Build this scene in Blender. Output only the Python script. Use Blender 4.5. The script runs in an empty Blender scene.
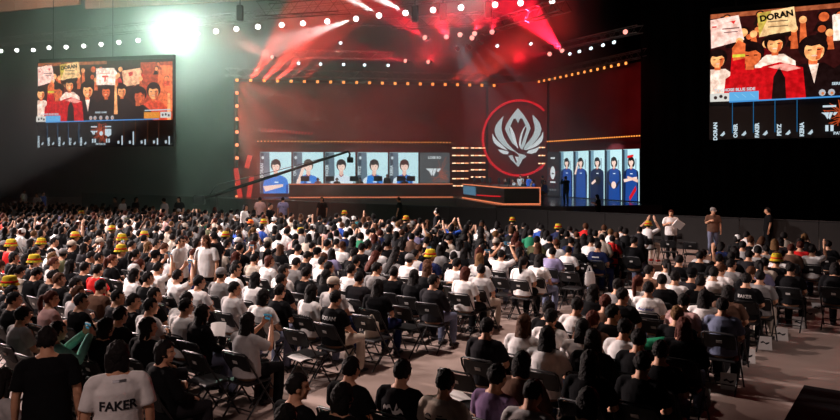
import bpy, bmesh, math, random
import numpy as np
from mathutils import Vector, Matrix, Euler
from mathutils.bvhtree import BVHTree

RND = random.Random(7)
SC = bpy.context.scene
COL = SC.collection
F, H, CY = 700.0, 3.05, 168.0          # focal length (px), eye height, horizon row
TH = math.radians(36.0)                # seating and stage axis, turned from the view axis
ST, CT = math.sin(TH), math.cos(TH)

def uv(u, v, z=0.0):                   # seating grid -> world
    return Vector((CT*u + ST*v, -ST*u + CT*v, z))
def to_uv(x, y):
    return CT*x - ST*y, ST*x + CT*y
def at(px, py, dist):                  # a point at a given distance down the hall
    return Vector(((px-420.0)*dist/F, dist, H + (CY-py)*dist/F))
def ground(px, py, z=0.0):             # where the sight line meets height z
    d = F*(H-z)/(py-CY)
    return Vector(((px-420.0)*d/F, d, z))
def proj(p):
    return 420.0 + F*p.x/p.y, CY + F*(H-p.z)/p.y

# ------------------------------------------------------------------ materials
MATS = {}
def mat(name, color, rough=0.6, metal=0.0, spec=0.3, bump=0.0, bscale=60.0, var=0.0, vscale=6.0, objcol=False, attr=False):
    if name in MATS: return MATS[name]
    m = bpy.data.materials.new(name); m.use_nodes = True
    nt = m.node_tree; b = nt.nodes['Principled BSDF']
    b.inputs['Roughness'].default_value = rough
    b.inputs['Metallic'].default_value = metal
    b.inputs['Specular IOR Level'].default_value = spec
    b.inputs['Base Color'].default_value = (*color, 1)
    src = None
    if objcol:
        n = nt.nodes.new('ShaderNodeObjectInfo'); src = n.outputs['Color']
    if attr:
        n = nt.nodes.new('ShaderNodeVertexColor'); n.layer_name = 'tint'; src = n.outputs['Color']
    tc = None
    if var > 0 or bump > 0:
        tc = nt.nodes.new('ShaderNodeTexCoord')
    if var > 0:
        nz = nt.nodes.new('ShaderNodeTexNoise'); nz.inputs['Scale'].default_value = vscale; nz.inputs['Detail'].default_value = 5
        nt.links.new(tc.outputs['Object'], nz.inputs['Vector'])
        mp = nt.nodes.new('ShaderNodeMapRange')
        mp.inputs['From Min'].default_value = 0.3; mp.inputs['From Max'].default_value = 0.7
        mp.inputs['To Min'].default_value = 1-var; mp.inputs['To Max'].default_value = 1+var
        nt.links.new(nz.outputs['Fac'], mp.inputs['Value'])
        mx = nt.nodes.new('ShaderNodeMix'); mx.data_type = 'RGBA'; mx.blend_type = 'MULTIPLY'; mx.inputs['Factor'].default_value = 1
        if src is None: mx.inputs['A'].default_value = (*color, 1)
        else: nt.links.new(src, mx.inputs['A'])
        nt.links.new(mp.outputs['Result'], mx.inputs['B'])
        src = mx.outputs['Result']
    if src is not None: nt.links.new(src, b.inputs['Base Color'])
    if bump > 0:
        nb = nt.nodes.new('ShaderNodeTexNoise'); nb.inputs['Scale'].default_value = bscale; nb.inputs['Detail'].default_value = 3
        nt.links.new(tc.outputs['Object'], nb.inputs['Vector'])
        bp = nt.nodes.new('ShaderNodeBump'); bp.inputs['Strength'].default_value = bump; bp.inputs['Distance'].default_value = 0.02
        nt.links.new(nb.outputs['Fac'], bp.inputs['Height']); nt.links.new(bp.outputs['Normal'], b.inputs['Normal'])
    MATS[name] = m
    return m

def emit(color, strength=1.0, sample=False):
    key = 'glow_%.3f_%.3f_%.3f_%.2f' % (*color, strength)
    if key in MATS: return MATS[key]
    m = bpy.data.materials.new(key); m.use_nodes = True
    nt = m.node_tree; b = nt.nodes['Principled BSDF']
    b.inputs['Base Color'].default_value = (0.01, 0.01, 0.01, 1)
    b.inputs['Specular IOR Level'].default_value = 0.1
    b.inputs['Emission Color'].default_value = (*color, 1)
    b.inputs['Emission Strength'].default_value = strength
    if not sample: m.cycles.emission_sampling = 'NONE'
    MATS[key] = m
    return m
def srgb(r, g, b):
    f = lambda c: (c/255/12.92) if c/255 <= 0.04045 else ((c/255+0.055)/1.055)**2.4
    return (f(r), f(g), f(b))

M_SKIN = mat('skin', (0.60, 0.31, 0.19), 0.55, var=0.06)
M_EYE = mat('eye', (0.02, 0.015, 0.012), 0.3)
M_LIP = mat('lip', (0.45, 0.16, 0.13), 0.5)
M_CLOTH = mat('cloth', (0.5, 0.5, 0.5), 0.9, spec=0.05, bump=0.5, bscale=11, var=0.10, vscale=9, objcol=True)
M_HAIR = mat('hair', (0.02, 0.015, 0.012), 0.72, spec=0.14, bump=0.8, bscale=38, objcol=True)
M_HATP = mat('printed_hat', (0.5, 0.4, 0.03), 0.85, spec=0.05, objcol=True)
def hat_print(m):
    nt = m.node_tree; b = nt.nodes['Principled BSDF']; oi = [n for n in nt.nodes if n.type == 'OBJECT_INFO'][0]
    tc = nt.nodes.new('ShaderNodeTexCoord'); nz = nt.nodes.new('ShaderNodeTexNoise'); nz.inputs['Scale'].default_value = 13; nz.inputs['Detail'].default_value = 1
    rp = nt.nodes.new('ShaderNodeValToRGB'); rp.color_ramp.interpolation = 'CONSTANT'; e = rp.color_ramp.elements
    e[0].position = 0; e[0].color = (0.5, 0.02, 0.02, 1); e[1].position = 0.31; e[1].color = (0, 0, 0, 1)
    k = e.new(0.69); k.color = (0.06, 0.20, 0.03, 1)
    gt = nt.nodes.new('ShaderNodeMath'); gt.operation = 'COMPARE'; gt.inputs[1].default_value = 0.50; gt.inputs[2].default_value = 0.20
    mx = nt.nodes.new('ShaderNodeMix'); mx.data_type = 'RGBA'
    nt.links.new(tc.outputs['Object'], nz.inputs['Vector']); nt.links.new(nz.outputs['Fac'], rp.inputs['Fac']); nt.links.new(nz.outputs['Fac'], gt.inputs[0])
    nt.links.new(gt.outputs[0], mx.inputs['Factor']); nt.links.new(rp.outputs['Color'], mx.inputs['A']); nt.links.new(oi.outputs['Color'], mx.inputs['B']); nt.links.new(mx.outputs['Result'], b.inputs['Base Color'])
hat_print(M_HATP)
M_SHOE = mat('shoe_leather', (0.05, 0.05, 0.05), 0.6, objcol=True)
M_BLACK = mat('black_plastic', (0.012, 0.012, 0.013), 0.5)
M_CRANE = mat('crane_black', (0.006, 0.006, 0.007), 0.9, spec=0.05)
M_BLACKMETAL = mat('black_metal', (0.025, 0.025, 0.027), 0.4, metal=0.3)
M_STEEL = mat('grey_steel', (0.28, 0.28, 0.30), 0.4, metal=0.8)
M_TRUSS = mat('truss_steel', (0.16, 0.15, 0.15), 0.5, metal=0.4)
M_PAPER = mat('white_paper', (0.75, 0.72, 0.70), 0.8)
M_STICK = mat('sticker', (0.55, 0.52, 0.50), 0.7)
M_DRAPE = mat('black_drape', (0.006, 0.006, 0.007), 0.9, spec=0.05, var=0.3, vscale=0.6)
M_WALL = mat('dark_wall', (0.020, 0.021, 0.022), 0.9, spec=0.05, var=0.2, vscale=0.4)
M_PRINT = mat('black_print', (0.015, 0.015, 0.02), 0.8)
M_PRINTW = mat('white_print', (0.65, 0.63, 0.62), 0.8)
M_PRINTB = mat('blue_print', (0.12, 0.14, 0.5), 0.8)
M_PRINTO = mat('orange_print', (0.35, 0.13, 0.03), 0.8)

# ------------------------------------------------------------------ mesh collector
class MB:
    def __init__(s): s.v, s.f, s.m = [], [], []
    def add(s, vs, fs, m=0):
        b = len(s.v); s.v += [tuple(x) for x in vs]
        s.f += [tuple(b+i for i in f) for f in fs]; s.m += [m]*len(fs)
    def box(s, c, size, m=0, rz=0.0, R=None):
        hx, hy, hz = (x/2 for x in size)
        R = R or Matrix.Rotation(rz, 3, 'Z'); c = Vector(c)
        vs = [c + R @ Vector((sx*hx, sy*hy, sz*hz)) for sx in (-1, 1) for sy in (-1, 1) for sz in (-1, 1)]
        s.add(vs, [(0,1,3,2), (4,6,7,5), (0,4,5,1), (2,3,7,6), (0,2,6,4), (1,5,7,3)], m)
    def rbox(s, c, size, r=0.01, m=0, rz=0.0):     # box with cut corners
        hx, hy, hz = (x/2 for x in size); R = Matrix.Rotation(rz, 3, 'Z'); c = Vector(c)
        ring = [(hx-r, -hy), (hx, -hy+r), (hx, hy-r), (hx-r, hy), (-hx+r, hy), (-hx, hy-r), (-hx, -hy+r), (-hx+r, -hy)]
        k = [1-r/hx, 1-r/hy]
        lv = [(-hz, k), (-hz+r, (1, 1)), (hz-r, (1, 1)), (hz, k)]
        vs = [c + R @ Vector((x*q[0], y*q[1], z)) for z, q in lv for x, y in ring]
        fs = [tuple(range(7, -1, -1)), tuple(range(24, 32))]
        for i in range(3):
            for j in range(8): fs.append((i*8+j, i*8+(j+1) % 8, i*8+8+(j+1) % 8, i*8+8+j))
        s.add(vs, fs, m)
    def loft(s, pts, rad, n=10, m=0, side=None, cap=True):
        """tube along pts; rad entries are r or (r_side, r_other); ends rounded off by a short cap."""
        pts = [Vector(p) for p in pts]
        rad = [(r, r) if not isinstance(r, tuple) else r for r in rad]
        side0 = Vector(side) if side else None
        rings = []
        for i, p in enumerate(pts):
            t = (pts[min(i+1, len(pts)-1)] - pts[max(i-1, 0)]).normalized()
            a = side0 or (Vector((1, 0, 0)) if abs(t.x) < 0.9 else Vector((0, 1, 0)))
            a = (a - t*a.dot(t)).normalized(); b = t.cross(a)
            rings.append((p, a, b, t))
        vs = []
        seq = []
        def ring(p, a, b, rx, ry):
            k = len(vs)
            for j in range(n):
                an = 2*math.pi*j/n
                vs.append(p + a*(rx*math.cos(an)) + b*(ry*math.sin(an)))
            seq.append(k)
        if cap:
            p, a, b, t = rings[0]; rx, ry = rad[0]; e = min(rx, ry)
            ring(p - t*e*0.75, a, b, rx*0.5, ry*0.5)
        for (p, a, b, t), (rx, ry) in zip(rings, rad): ring(p, a, b, rx, ry)
        if cap:
            p, a, b, t = rings[-1]; rx, ry = rad[-1]; e = min(rx, ry)
            ring(p + t*e*0.75, a, b, rx*0.5, ry*0.5)
        fs = []
        for q, r in zip(seq[:-1], seq[1:]):
            for j in range(n): fs.append((q+j, q+(j+1) % n, r+(j+1) % n, r+j))
        fs.append(tuple(seq[0]+j for j in range(n-1, -1, -1))); fs.append(tuple(seq[-1]+j for j in range(n)))
        s.add(vs, fs, m)
    def ball(s, c, r, n=14, k=10, m=0, R=None):
        c = Vector(c); r = (r, r, r) if not isinstance(r, (tuple, list)) else r
        vs = []; fs = []
        for i in range(1, k):
            th = math.pi*i/k
            for j in range(n):
                ph = 2*math.pi*j/n
                q = Vector((r[0]*math.sin(th)*math.cos(ph), r[1]*math.sin(th)*math.sin(ph), r[2]*math.cos(th)))
                vs.append(c + (R @ q if R else q))
        top = len(vs); q = Vector((0, 0, r[2])); vs.append(c + (R @ q if R else q)); vs.append(c - (R @ q if R else q))
        for i in range(k-2):
            for j in range(n): fs.append((i*n+j, (i+1)*n+j, (i+1)*n+(j+1) % n, i*n+(j+1) % n))
        for j in range(n):
            fs.append((top, j, (j+1) % n)); fs.append((top+1, (k-2)*n+(j+1) % n, (k-2)*n+j))
        s.add(vs, fs, m)
    def prism(s, pts, z0, z1, m=0):           # polygon in plan, extruded upward
        n = len(pts)
        vs = [(p[0], p[1], z0) for p in pts] + [(p[0], p[1], z1) for p in pts]
        s.add(vs, [tuple(range(n-1, -1, -1)), tuple(range(n, 2*n))] + [(i, (i+1) % n, n+(i+1) % n, n+i) for i in range(n)], m)
    def poly(s, pts, y=0.0, m=0, depth=0.0):   # polygon standing in the x-z plane
        n = len(pts)
        if depth <= 0:
            s.add([(p[0], y, p[1]) for p in pts], [tuple(range(n))], m)
        else:
            vs = [(p[0], y-depth, p[1]) for p in pts] + [(p[0], y, p[1]) for p in pts]
            s.add(vs, [tuple(range(n)), tuple(range(2*n-1, n-1, -1))] + [((i+1) % n, i, n+i, n+(i+1) % n) for i in range(n)], m)
    def mesh(s, name, mats, smooth=False):
        me = bpy.data.meshes.new(name)
        me.from_pydata(s.v, [], s.f); me.validate()
        for x in (mats if isinstance(mats, (list, tuple)) else [mats]): me.materials.append(x)
        if len(me.polygons) == len(s.m): me.polygons.foreach_set('material_index', s.m)
        if smooth: me.polygons.foreach_set('use_smooth', [True]*len(me.polygons))
        bm = bmesh.new(); bm.from_mesh(me); bmesh.ops.recalc_face_normals(bm, faces=bm.faces); bm.to_mesh(me); bm.free()
        me.update()
        return me

def remeshed(mb, name, mats, voxel, smooth=6, factor=0.5):
    me = mb.mesh(name+'_raw', mats)
    o = bpy.data.objects.new('temp', me); COL.objects.link(o)
    r = o.modifiers.new('r', 'REMESH'); r.mode = 'VOXEL'; r.voxel_size = voxel; r.use_smooth_shade = True
    if smooth:
        k = o.modifiers.new('s', 'SMOOTH'); k.iterations = smooth; k.factor = factor
    dg = bpy.context.evaluated_depsgraph_get(); dg.update()
    out = bpy.data.meshes.new_from_object(o.evaluated_get(dg))
    out.name = name
    out.materials.clear()
    for x in (mats if isinstance(mats, (list, tuple)) else [mats]): out.materials.append(x)
    out.polygons.foreach_set('material_index', [0]*len(out.polygons))
    bpy.data.objects.remove(o); bpy.data.meshes.remove(me)
    return out

# ------------------------------------------------------------------ objects
def link(name, me, parent=None, loc=None, rz=0.0, mw=None):
    o = bpy.data.objects.new(name, me); COL.objects.link(o)
    if parent is not None: o.parent = parent
    if mw is not None: o.matrix_local = mw
    else:
        if loc is not None: o.location = loc
        if rz: o.rotation_euler = (0, 0, rz)
    return o
def tag(o, label=None, cat=None, group=None, kind=None):
    if label: o['label'] = label
    if cat: o['category'] = cat
    if group: o['group'] = group
    if kind: o['kind'] = kind
    return o
def empty(name, loc=(0, 0, 0), rz=0.0, label=None, cat=None, group=None):
    o = bpy.data.objects.new(name, None); COL.objects.link(o); o.empty_display_size = 0.1
    o.location = loc; o.rotation_euler = (0, 0, rz)
    return tag(o, label, cat, group)
def copy_tree(o, kids):
    c = o.copy(); COL.objects.link(c)
    for ch in kids:
        d = ch.copy(); COL.objects.link(d); d.parent = c
        for g in ch.children:
            e = g.copy(); COL.objects.link(e); e.parent = d
    return c
ONES = 'zeroth first second third fourth fifth sixth seventh eighth ninth tenth eleventh twelfth thirteenth fourteenth fifteenth sixteenth seventeenth eighteenth nineteenth'.split()
TENS = {2: ('twentieth', 'twenty'), 3: ('thirtieth', 'thirty'), 4: ('fortieth', 'forty'), 5: ('fiftieth', 'fifty'), 6: ('sixtieth', 'sixty'), 7: ('seventieth', 'seventy'), 8: ('eightieth', 'eighty'), 9: ('ninetieth', 'ninety')}
def nth(n):
    if n < 20: return ONES[n]
    t, o = divmod(n, 10)
    return TENS[t][0] if o == 0 else TENS[t][1] + '-' + ONES[o]

TEXTS = {}
def text_mesh(body, size=1.0, bold=0.0):
    key = (body, bold)
    if key not in TEXTS:
        cu = bpy.data.curves.new('t', 'FONT'); cu.body = body; cu.size = 1.0; cu.offset = bold
        cu.align_x = 'CENTER'; cu.align_y = 'CENTER'; cu.resolution_u = 3
        o = bpy.data.objects.new('temp', cu); COL.objects.link(o)
        dg = bpy.context.evaluated_depsgraph_get(); dg.update()
        me = bpy.data.meshes.new_from_object(o.evaluated_get(dg))
        vs = [tuple(v.co) for v in me.vertices]; fs = [tuple(p.vertices) for p in me.polygons]
        bpy.data.objects.remove(o); bpy.data.meshes.remove(me)
        TEXTS[key] = (vs, fs)
    return TEXTS[key]
def put_text(mb, body, x, z, size, y=0.0, m=0, rot=0.0, bold=0.02, sx=1.0):
    vs, fs = text_mesh(body, 1.0, bold)
    c, s_ = math.cos(rot), math.sin(rot)
    mb.add([(x + (a*sx*c - b*s_)*size, y, z + (a*sx*s_ + b*c)*size) for a, b, _ in vs], fs, m)
HAZE = 0.012
# ------------------------------------------------------------------ people
def hand(mb, w, d, up, side, curl=0.5):
    """palm, four unequal fingers bent at the knuckles, thumb from the side of the palm. side=+1: thumb towards +s."""
    w = Vector(w); d = Vector(d).normalized(); up = Vector(up); up = (up - d*up.dot(d)).normalized(); s = d.cross(up)*side
    mb.loft([w - d*0.01, w + d*0.03, w + d*0.075, w + d*0.09], [(0.026, 0.018), (0.034, 0.016), (0.040, 0.015), (0.038, 0.012)], 10, 0, side=s)
    for i, (off, ln) in enumerate(((0.031, 0.068), (0.0105, 0.078), (-0.0105, 0.072), (-0.031, 0.056))):
        a = w + d*0.075 + s*off*0.9; k = curl
        b = a + (d*math.cos(k*0.5) - up*math.sin(k*0.5))*ln*0.45 + s*off*0.12
        c = b + (d*math.cos(k*1.2) - up*math.sin(k*1.2))*ln*0.33
        e = c + (d*math.cos(k*1.9) - up*math.sin(k*1.9))*ln*0.28
        mb.loft([a, b, c, e], [0.0095, 0.009, 0.0085, 0.007], 7, 0)
    a = w + d*0.022 + s*0.026
    mb.loft([a, a + (s*0.75 + d*0.6 - up*0.15).normalized()*0.035, a + (s*0.45 + d*0.95 - up*0.4).normalized()*0.066], [0.013, 0.011, 0.008], 7, 0)

def head_shape(mb, M):
    def P(x, y, z): return M @ Vector((x, y, z))
    R = M.to_3x3()
    mb.ball(P(0, -0.008, 0.022), (0.077, 0.096, 0.096), 18, 12, 0, R)
    mb.ball(P(0, 0.022, -0.035), (0.062, 0.066, 0.078), 16, 10, 0, R)
    mb.ball(P(0, 0.062, -0.092), (0.026, 0.022, 0.020), 10, 8, 0, R)
    mb.ball(P(0.034, 0.058, -0.022), (0.030, 0.026, 0.026), 10, 8, 0, R)
    mb.ball(P(-0.034, 0.058, -0.022), (0.030, 0.026, 0.026), 10, 8, 0, R)
    mb.loft([P(0, 0.080, 0.022), P(0, 0.094, -0.006), P(0, 0.104, -0.024)], [0.011, 0.013, 0.016], 8, 0)
    mb.ball(P(0, 0.082, -0.056), (0.024, 0.014, 0.013), 10, 8, 0, R)
    mb.ball(P(0, 0.075, 0.040), (0.050, 0.020, 0.012), 10, 8, 0, R)
    for s in (-1, 1): mb.ball(P(s*0.079, -0.004, -0.008), (0.010, 0.022, 0.032), 10, 8, 0, R)

def make_pose(p, dz, lean, headyaw, headpitch, arms, stance=None, turn=0.0):
    """Returns the joints of a pose; the torso leans about the pelvis."""
    piv = Vector((0, 0, 0.55+dz))
    R = Matrix.Rotation(-lean, 3, 'X') @ Matrix.Rotation(turn, 3, 'Z')
    T = lambda x, y, z: piv + R @ (Vector((x, y, z+dz)) - piv)
    J = {'T': T, 'R': R, 'dz': dz, 'arms': arms, 'stance': stance}
    c = T(0, 0.022, 1.148)
    J['head'] = Matrix.Translation(c) @ Euler((-headpitch-lean*0.4, 0, -headyaw)).to_matrix().to_4x4() @ Matrix.Scale(0.95, 4)
    return J

LEGS_SIT = [[(0.085, 0.01, 0.535), (0.11, 0.22, 0.545), (0.12, 0.44, 0.525), (0.118, 0.445, 0.30), (0.115, 0.42, 0.085)]]
def legs_of(J):
    if J['dz'] == 0:
        out = []
        for s in (-1, 1):
            out.append([Vector((s*x, y, z)) for x, y, z in LEGS_SIT[0]])
        return out
    st = J['stance'] or (0.10, 0.0, 0.10, 0.0)    # half width and fore-aft offset of right and left foot
    out = []
    for s, w, fy in ((-1, st[2], st[3]), (1, st[0], st[1])):
        out.append([Vector((s*0.085, 0, 0.93)), Vector((s*(0.088+w)/2, fy*0.3+0.015, 0.70)), Vector((s*(w*0.95), fy*0.55+0.03, 0.50)), Vector((s*w, fy*0.8-0.005, 0.30)), Vector((s*w, fy-0.02, 0.085))])
    return out
TH_R = [0.088, 0.080, 0.060, 0.055, 0.036]
def leg_tube(mb, L, add, upto=5, n=12):
    mb.loft(L[:upto], [r+add for r in TH_R[:upto]], n)
def foot(mb, L, add, n=10):
    a = L[4]
    mb.loft([a + Vector((0, -0.045, -0.045)), a + Vector((0, 0.02, -0.04)), a + Vector((0, 0.10, -0.055)), a + Vector((0, 0.165, -0.062))],
            [(0.032+add, 0.036+add*0.2), (0.036+add, 0.042+add*0.2), (0.044+add, 0.026+add*0.2), (0.032+add, 0.018+add*0.2)], n, 0, side=(1, 0, 0))
    mb.loft([a + Vector((0, 0, 0.05)), a + Vector((0, -0.005, -0.04))], [0.034+add, 0.036+add], n)

def arm_pts(J, s):
    e, w, hd, hu, k = J['arms'][0 if s > 0 else 1]
    T = J['T']
    S = T(s*0.180, -0.025, 0.955)
    return S, T(*e), T(*w), J['R'] @ Vector(hd), J['R'] @ Vector(hu), k

def build_body(J, voxel, name):
    T = J['T']; mb = MB()
    mb.loft([T(0, 0, 0.49), T(0, -0.005, 0.60), T(0, -0.015, 0.74), T(0, -0.02, 0.90), T(0, -0.02, 0.985)],
            [(0.165, 0.115), (0.160, 0.112), (0.140, 0.100), (0.165, 0.112), (0.145, 0.080)], 18, 0, side=J['R'] @ Vector((1, 0, 0)))
    hc = J['head'].translation
    mb.loft([T(0, -0.03, 0.97), T(0, -0.022, 1.04), hc + J['head'].to_3x3() @ Vector((0, -0.02, -0.04))], [(0.085, 0.06), 0.056, 0.053], 12)
    head_shape(mb, J['head'])
    for s in (-1, 1):
        S, E, W, hd, hu, k = arm_pts(J, s)
        mb.loft([T(s*0.05, -0.02, 0.985), S], [0.055, 0.054], 10)
        mb.loft([S, S.lerp(E, 0.5), E, E.lerp(W, 0.35), W], [0.055, 0.047, 0.038, 0.038, 0.026], 10)
        hand(mb, W, hd, hu, s, k)
    for L in legs_of(J):
        leg_tube(mb, L, -0.006); foot(mb, L, -0.008)
    me = remeshed(mb, name, [M_SKIN, M_EYE, M_LIP], voxel, 4)
    Mi = J['head'].inverted(); n = len(me.polygons)
    idx = [0]*n
    for p in me.polygons:
        q = Mi @ p.center
        if q.y > 0.06:
            if abs(abs(q.x)-0.031) < 0.016 and abs(q.z-0.014) < 0.0075: idx[p.index] = 1
            elif abs(q.x) < 0.024 and abs(q.z+0.056) < 0.009: idx[p.index] = 2
    me.polygons.foreach_set('material_index', idx)
    return me

def build_shirt(J, voxel, name, sleeve):
    """sleeve: 'short', 'long' or 'none'; boxy cut with a hem and open cuffs."""
    T = J['T']; mb = MB(); g = 0.022 if sleeve != 'long' else 0.028
    side = J['R'] @ Vector((1, 0, 0))
    lo = 0.50 if J['dz'] == 0 else 0.42
    mb.loft([T(0, 0, lo), T(0, -0.004, 0.60), T(0, -0.015, 0.74), T(0, -0.02, 0.90), T(0, -0.022, 0.985), T(0, -0.022, 1.028)],
            [(0.178+g, 0.130+g), (0.172+g, 0.126+g), (0.160+g, 0.116+g), (0.166+g, 0.114+g), (0.120+g, 0.078+g), (0.064, 0.058)], 20, 0, side=side, cap=False)
    for s in (-1, 1):
        S, E, W, hd, hu, k = arm_pts(J, s)
        mb.loft([T(s*0.04, -0.022, 0.985), T(s*0.11, -0.024, 0.972), S], [0.050, 0.060, 0.060+g*0.3], 12)
        if sleeve == 'short':
            c = S.lerp(E, 0.78)
            mb.loft([S, S.lerp(E, 0.4), c], [0.064, 0.068, 0.070], 12, cap=False)
        elif sleeve == 'long':
            mb.loft([S, S.lerp(E, 0.5), E, E.lerp(W, 0.5), W], [0.066, 0.066, 0.060, 0.054, 0.043], 12, cap=False)
    return remeshed(mb, name, [M_CLOTH], voxel, 3)

def build_trousers(J, voxel, name, short=False):
    mb = MB(); T = J['T']
    z0 = 0.93 if J['dz'] else 0.535
    mb.ball((0, 0.0, z0+0.01), (0.178, 0.135, 0.105), 18, 10)
    for L in legs_of(J):
        pts = L[:3] if short else L
        rad = ([0.100, 0.096, 0.086] if short else [0.100, 0.092, 0.076, 0.070, 0.062])
        mb.loft(pts, rad, 12)
    return remeshed(mb, name, [M_CLOTH], voxel, 3)
def build_shoes(J, voxel, name):
    mb = MB()
    for L in legs_of(J): foot(mb, L, 0.010)
    for i, v in enumerate(mb.v): mb.v[i] = (v[0], v[1], max(v[2], 0.002))
    return remeshed(mb, name, [M_SHOE], voxel, 1)

def hair_mesh(kind, name, seed, voxel=None):
    """hair in the frame of the head: a cap that leaves the face free, plus what hangs from it."""
    r = random.Random(seed); mb = MB(); n, k = 30, 18
    low = {'short': -0.088, 'bob': -0.13, 'long': -0.14, 'tail': -0.07, 'under': -0.085, 'bun': -0.065}[kind]
    vs, fs = [], []
    ph = [r.uniform(0, 6.28) for _ in range(6)]
    for i in range(1, k):
        th = math.pi*i/k
        for j in range(n):
            a = 2*math.pi*j/n
            d = Vector((math.sin(th)*math.cos(a), math.sin(th)*math.sin(a), math.cos(th)))
            w = 0.006 if kind in ('short', 'under') else 0.010
            tuft = 1 + 0.04*math.sin(5*a+ph[0]+4*th) + 0.035*math.sin(9*a-6*th+ph[1]) + 0.03*math.sin(15*th+ph[2]+2*a) + r.uniform(-0.022, 0.022)
            q = Vector((d.x*(0.080+w)*tuft, d.y*(0.098+w)*tuft - 0.012, d.z*(0.099+w)*tuft + 0.026))
            if kind in ('bob', 'long') and q.z < 0: q.x *= 1.06
            if kind in ('short', 'under', 'tail', 'bun') and q.z < -0.02 and q.y < 0: q.x *= 1 - 2.2*(-0.02-q.z); q.y *= 1 - 1.2*(-0.02-q.z)
            face = q.y > 0.035 and q.z < 0.062 + 0.012*math.sin(6*a+ph[3])
            lowc = q.z < low
            if kind in ('short', 'tail', 'under', 'bun') and abs(q.x) > 0.055 and q.y > 0.0 and q.z < -0.01: lowc = True
            if kind in ('bob', 'long') and abs(q.x) > 0.05 and q.z < -0.02 and q.y > -0.01: face = q.y > 0.05
            if face or lowc: q = Vector((d.x*0.062, d.y*0.072 - 0.012, d.z*0.070 + 0.02))
            vs.append(q)
    top = len(vs); vs += [Vector((0, -0.012, 0.139)), Vector((0, -0.012, -0.05))]
    for i in range(k-2):
        for j in range(n): fs.append((i*n+j, (i+1)*n+j, (i+1)*n+(j+1) % n, i*n+(j+1) % n))
    for j in range(n):
        fs.append((top, j, (j+1) % n)); fs.append((top+1, (k-2)*n+(j+1) % n, (k-2)*n+j))
    mb.add(vs, fs)
    if kind == 'bob':
        mb.loft([(0, -0.045, 0.03), (0, -0.05, -0.05), (0, -0.045, -0.13)], [(0.096, 0.060), (0.100, 0.062), (0.088, 0.050)], 16, 0, side=(1, 0, 0))
    if kind == 'long':
        mb.loft([(0, -0.045, 0.03), (0, -0.056, -0.06), (0, -0.082, -0.16), (0, -0.125, -0.28), (0, -0.135, -0.40)],
                [(0.088, 0.060), (0.092, 0.054), (0.094, 0.044), (0.086, 0.034), (0.055, 0.020)], 18, 0, side=(1, 0, 0))
        for s in (-1, 1):
            mb.loft([(s*0.072, -0.01, 0.02), (s*0.086, -0.01, -0.08), (s*0.100, -0.03, -0.18), (s*0.095, -0.06, -0.27)], [0.022, 0.024, 0.020, 0.010], 8)
    if kind == 'tail':
        mb.loft([(0, -0.098, 0.06), (0, -0.145, 0.045), (0, -0.165, -0.05), (0, -0.15, -0.17), (0, -0.14, -0.27)], [0.022, 0.034, 0.040, 0.034, 0.016], 10)
    if kind == 'bun':
        mb.ball((0, -0.098, 0.085), (0.042, 0.038, 0.042), 12, 8)
    return mb.mesh(name, [M_HAIR], smooth=True)

def lathe(mb, prof, n=24, m=0, c=(0, 0, 0), sy=1.0):
    vs = [(c[0] + r*math.cos(2*math.pi*j/n), c[1] + sy*r*math.sin(2*math.pi*j/n), c[2]+z) for r, z in prof for j in range(n)]
    fs = [(i*n+j, i*n+(j+1) % n, (i+1)*n+(j+1) % n, (i+1)*n+j) for i in range(len(prof)-1) for j in range(n)]
    mb.add(vs, fs, m)

def hat_meshes():
    out = {}
    mb = MB(); lathe(mb, [(0.001, 0.175), (0.05, 0.174), (0.085, 0.165), (0.097, 0.145), (0.106, 0.085), (0.110, 0.060), (0.124, 0.038), (0.142, 0.012), (0.140, 0.006), (0.121, 0.030), (0.104, 0.052), (0.098, 0.085), (0.088, 0.14), (0.001, 0.165)], 26, sy=1.12)
    out['bucket'] = mb.mesh('bucket_hat', [M_HATP], True)
    mb = MB(); lathe(mb, [(0.108, 0.086), (0.115, 0.084), (0.119, 0.060), (0.113, 0.058)], 26, sy=1.12)
    out['band'] = mb.mesh('hat_band', [M_CLOTH], True)
    mb = MB()
    lathe(mb, [(0.001, 0.150), (0.045, 0.146), (0.080, 0.122), (0.098, 0.080), (0.100, 0.030), (0.094, 0.028), (0.090, 0.08), (0.001, 0.140)], 24, sy=1.14, c=(0, -0.008, 0))
    vis = [(0.085*math.cos(a), 0.075 + 0.105*math.sin(a), 0.048 - 0.05*math.sin(a)**2) for a in [math.pi*i/12 for i in range(13)]]
    inn = [(x*0.98, 0.070 if i in (0, 12) else 0.070, 0.05) for i, (x, y, z) in enumerate(vis)]
    n = 13
    mb.add(vis + inn + [(x, y, z-0.006) for x, y, z in vis] + [(x, y, z-0.006) for x, y, z in inn],
           [(i, i+1, n+i+1, n+i) for i in range(12)] + [(2*n+i+1, 2*n+i, 3*n+i, 3*n+i+1) for i in range(12)] + [(i+1, i, 2*n+i, 2*n+i+1) for i in range(12)])
    out['cap'] = mb.mesh('baseball_cap', [M_CLOTH], True)
    mb = MB()
    pts = [(0.094*math.cos(a), -0.005, 0.03 + 0.118*math.sin(a)) for a in [math.pi*i/12 for i in range(13)]]
    mb.loft(pts, [0.009]*13, 8)
    for s in (-1, 1): mb.loft([(s*0.078, -0.005, 0.0), (s*0.108, -0.005, 0.0)], [0.040, 0.036], 14)
    out['headphones'] = mb.mesh('headphones', [M_CLOTH], True)
    return out

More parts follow.
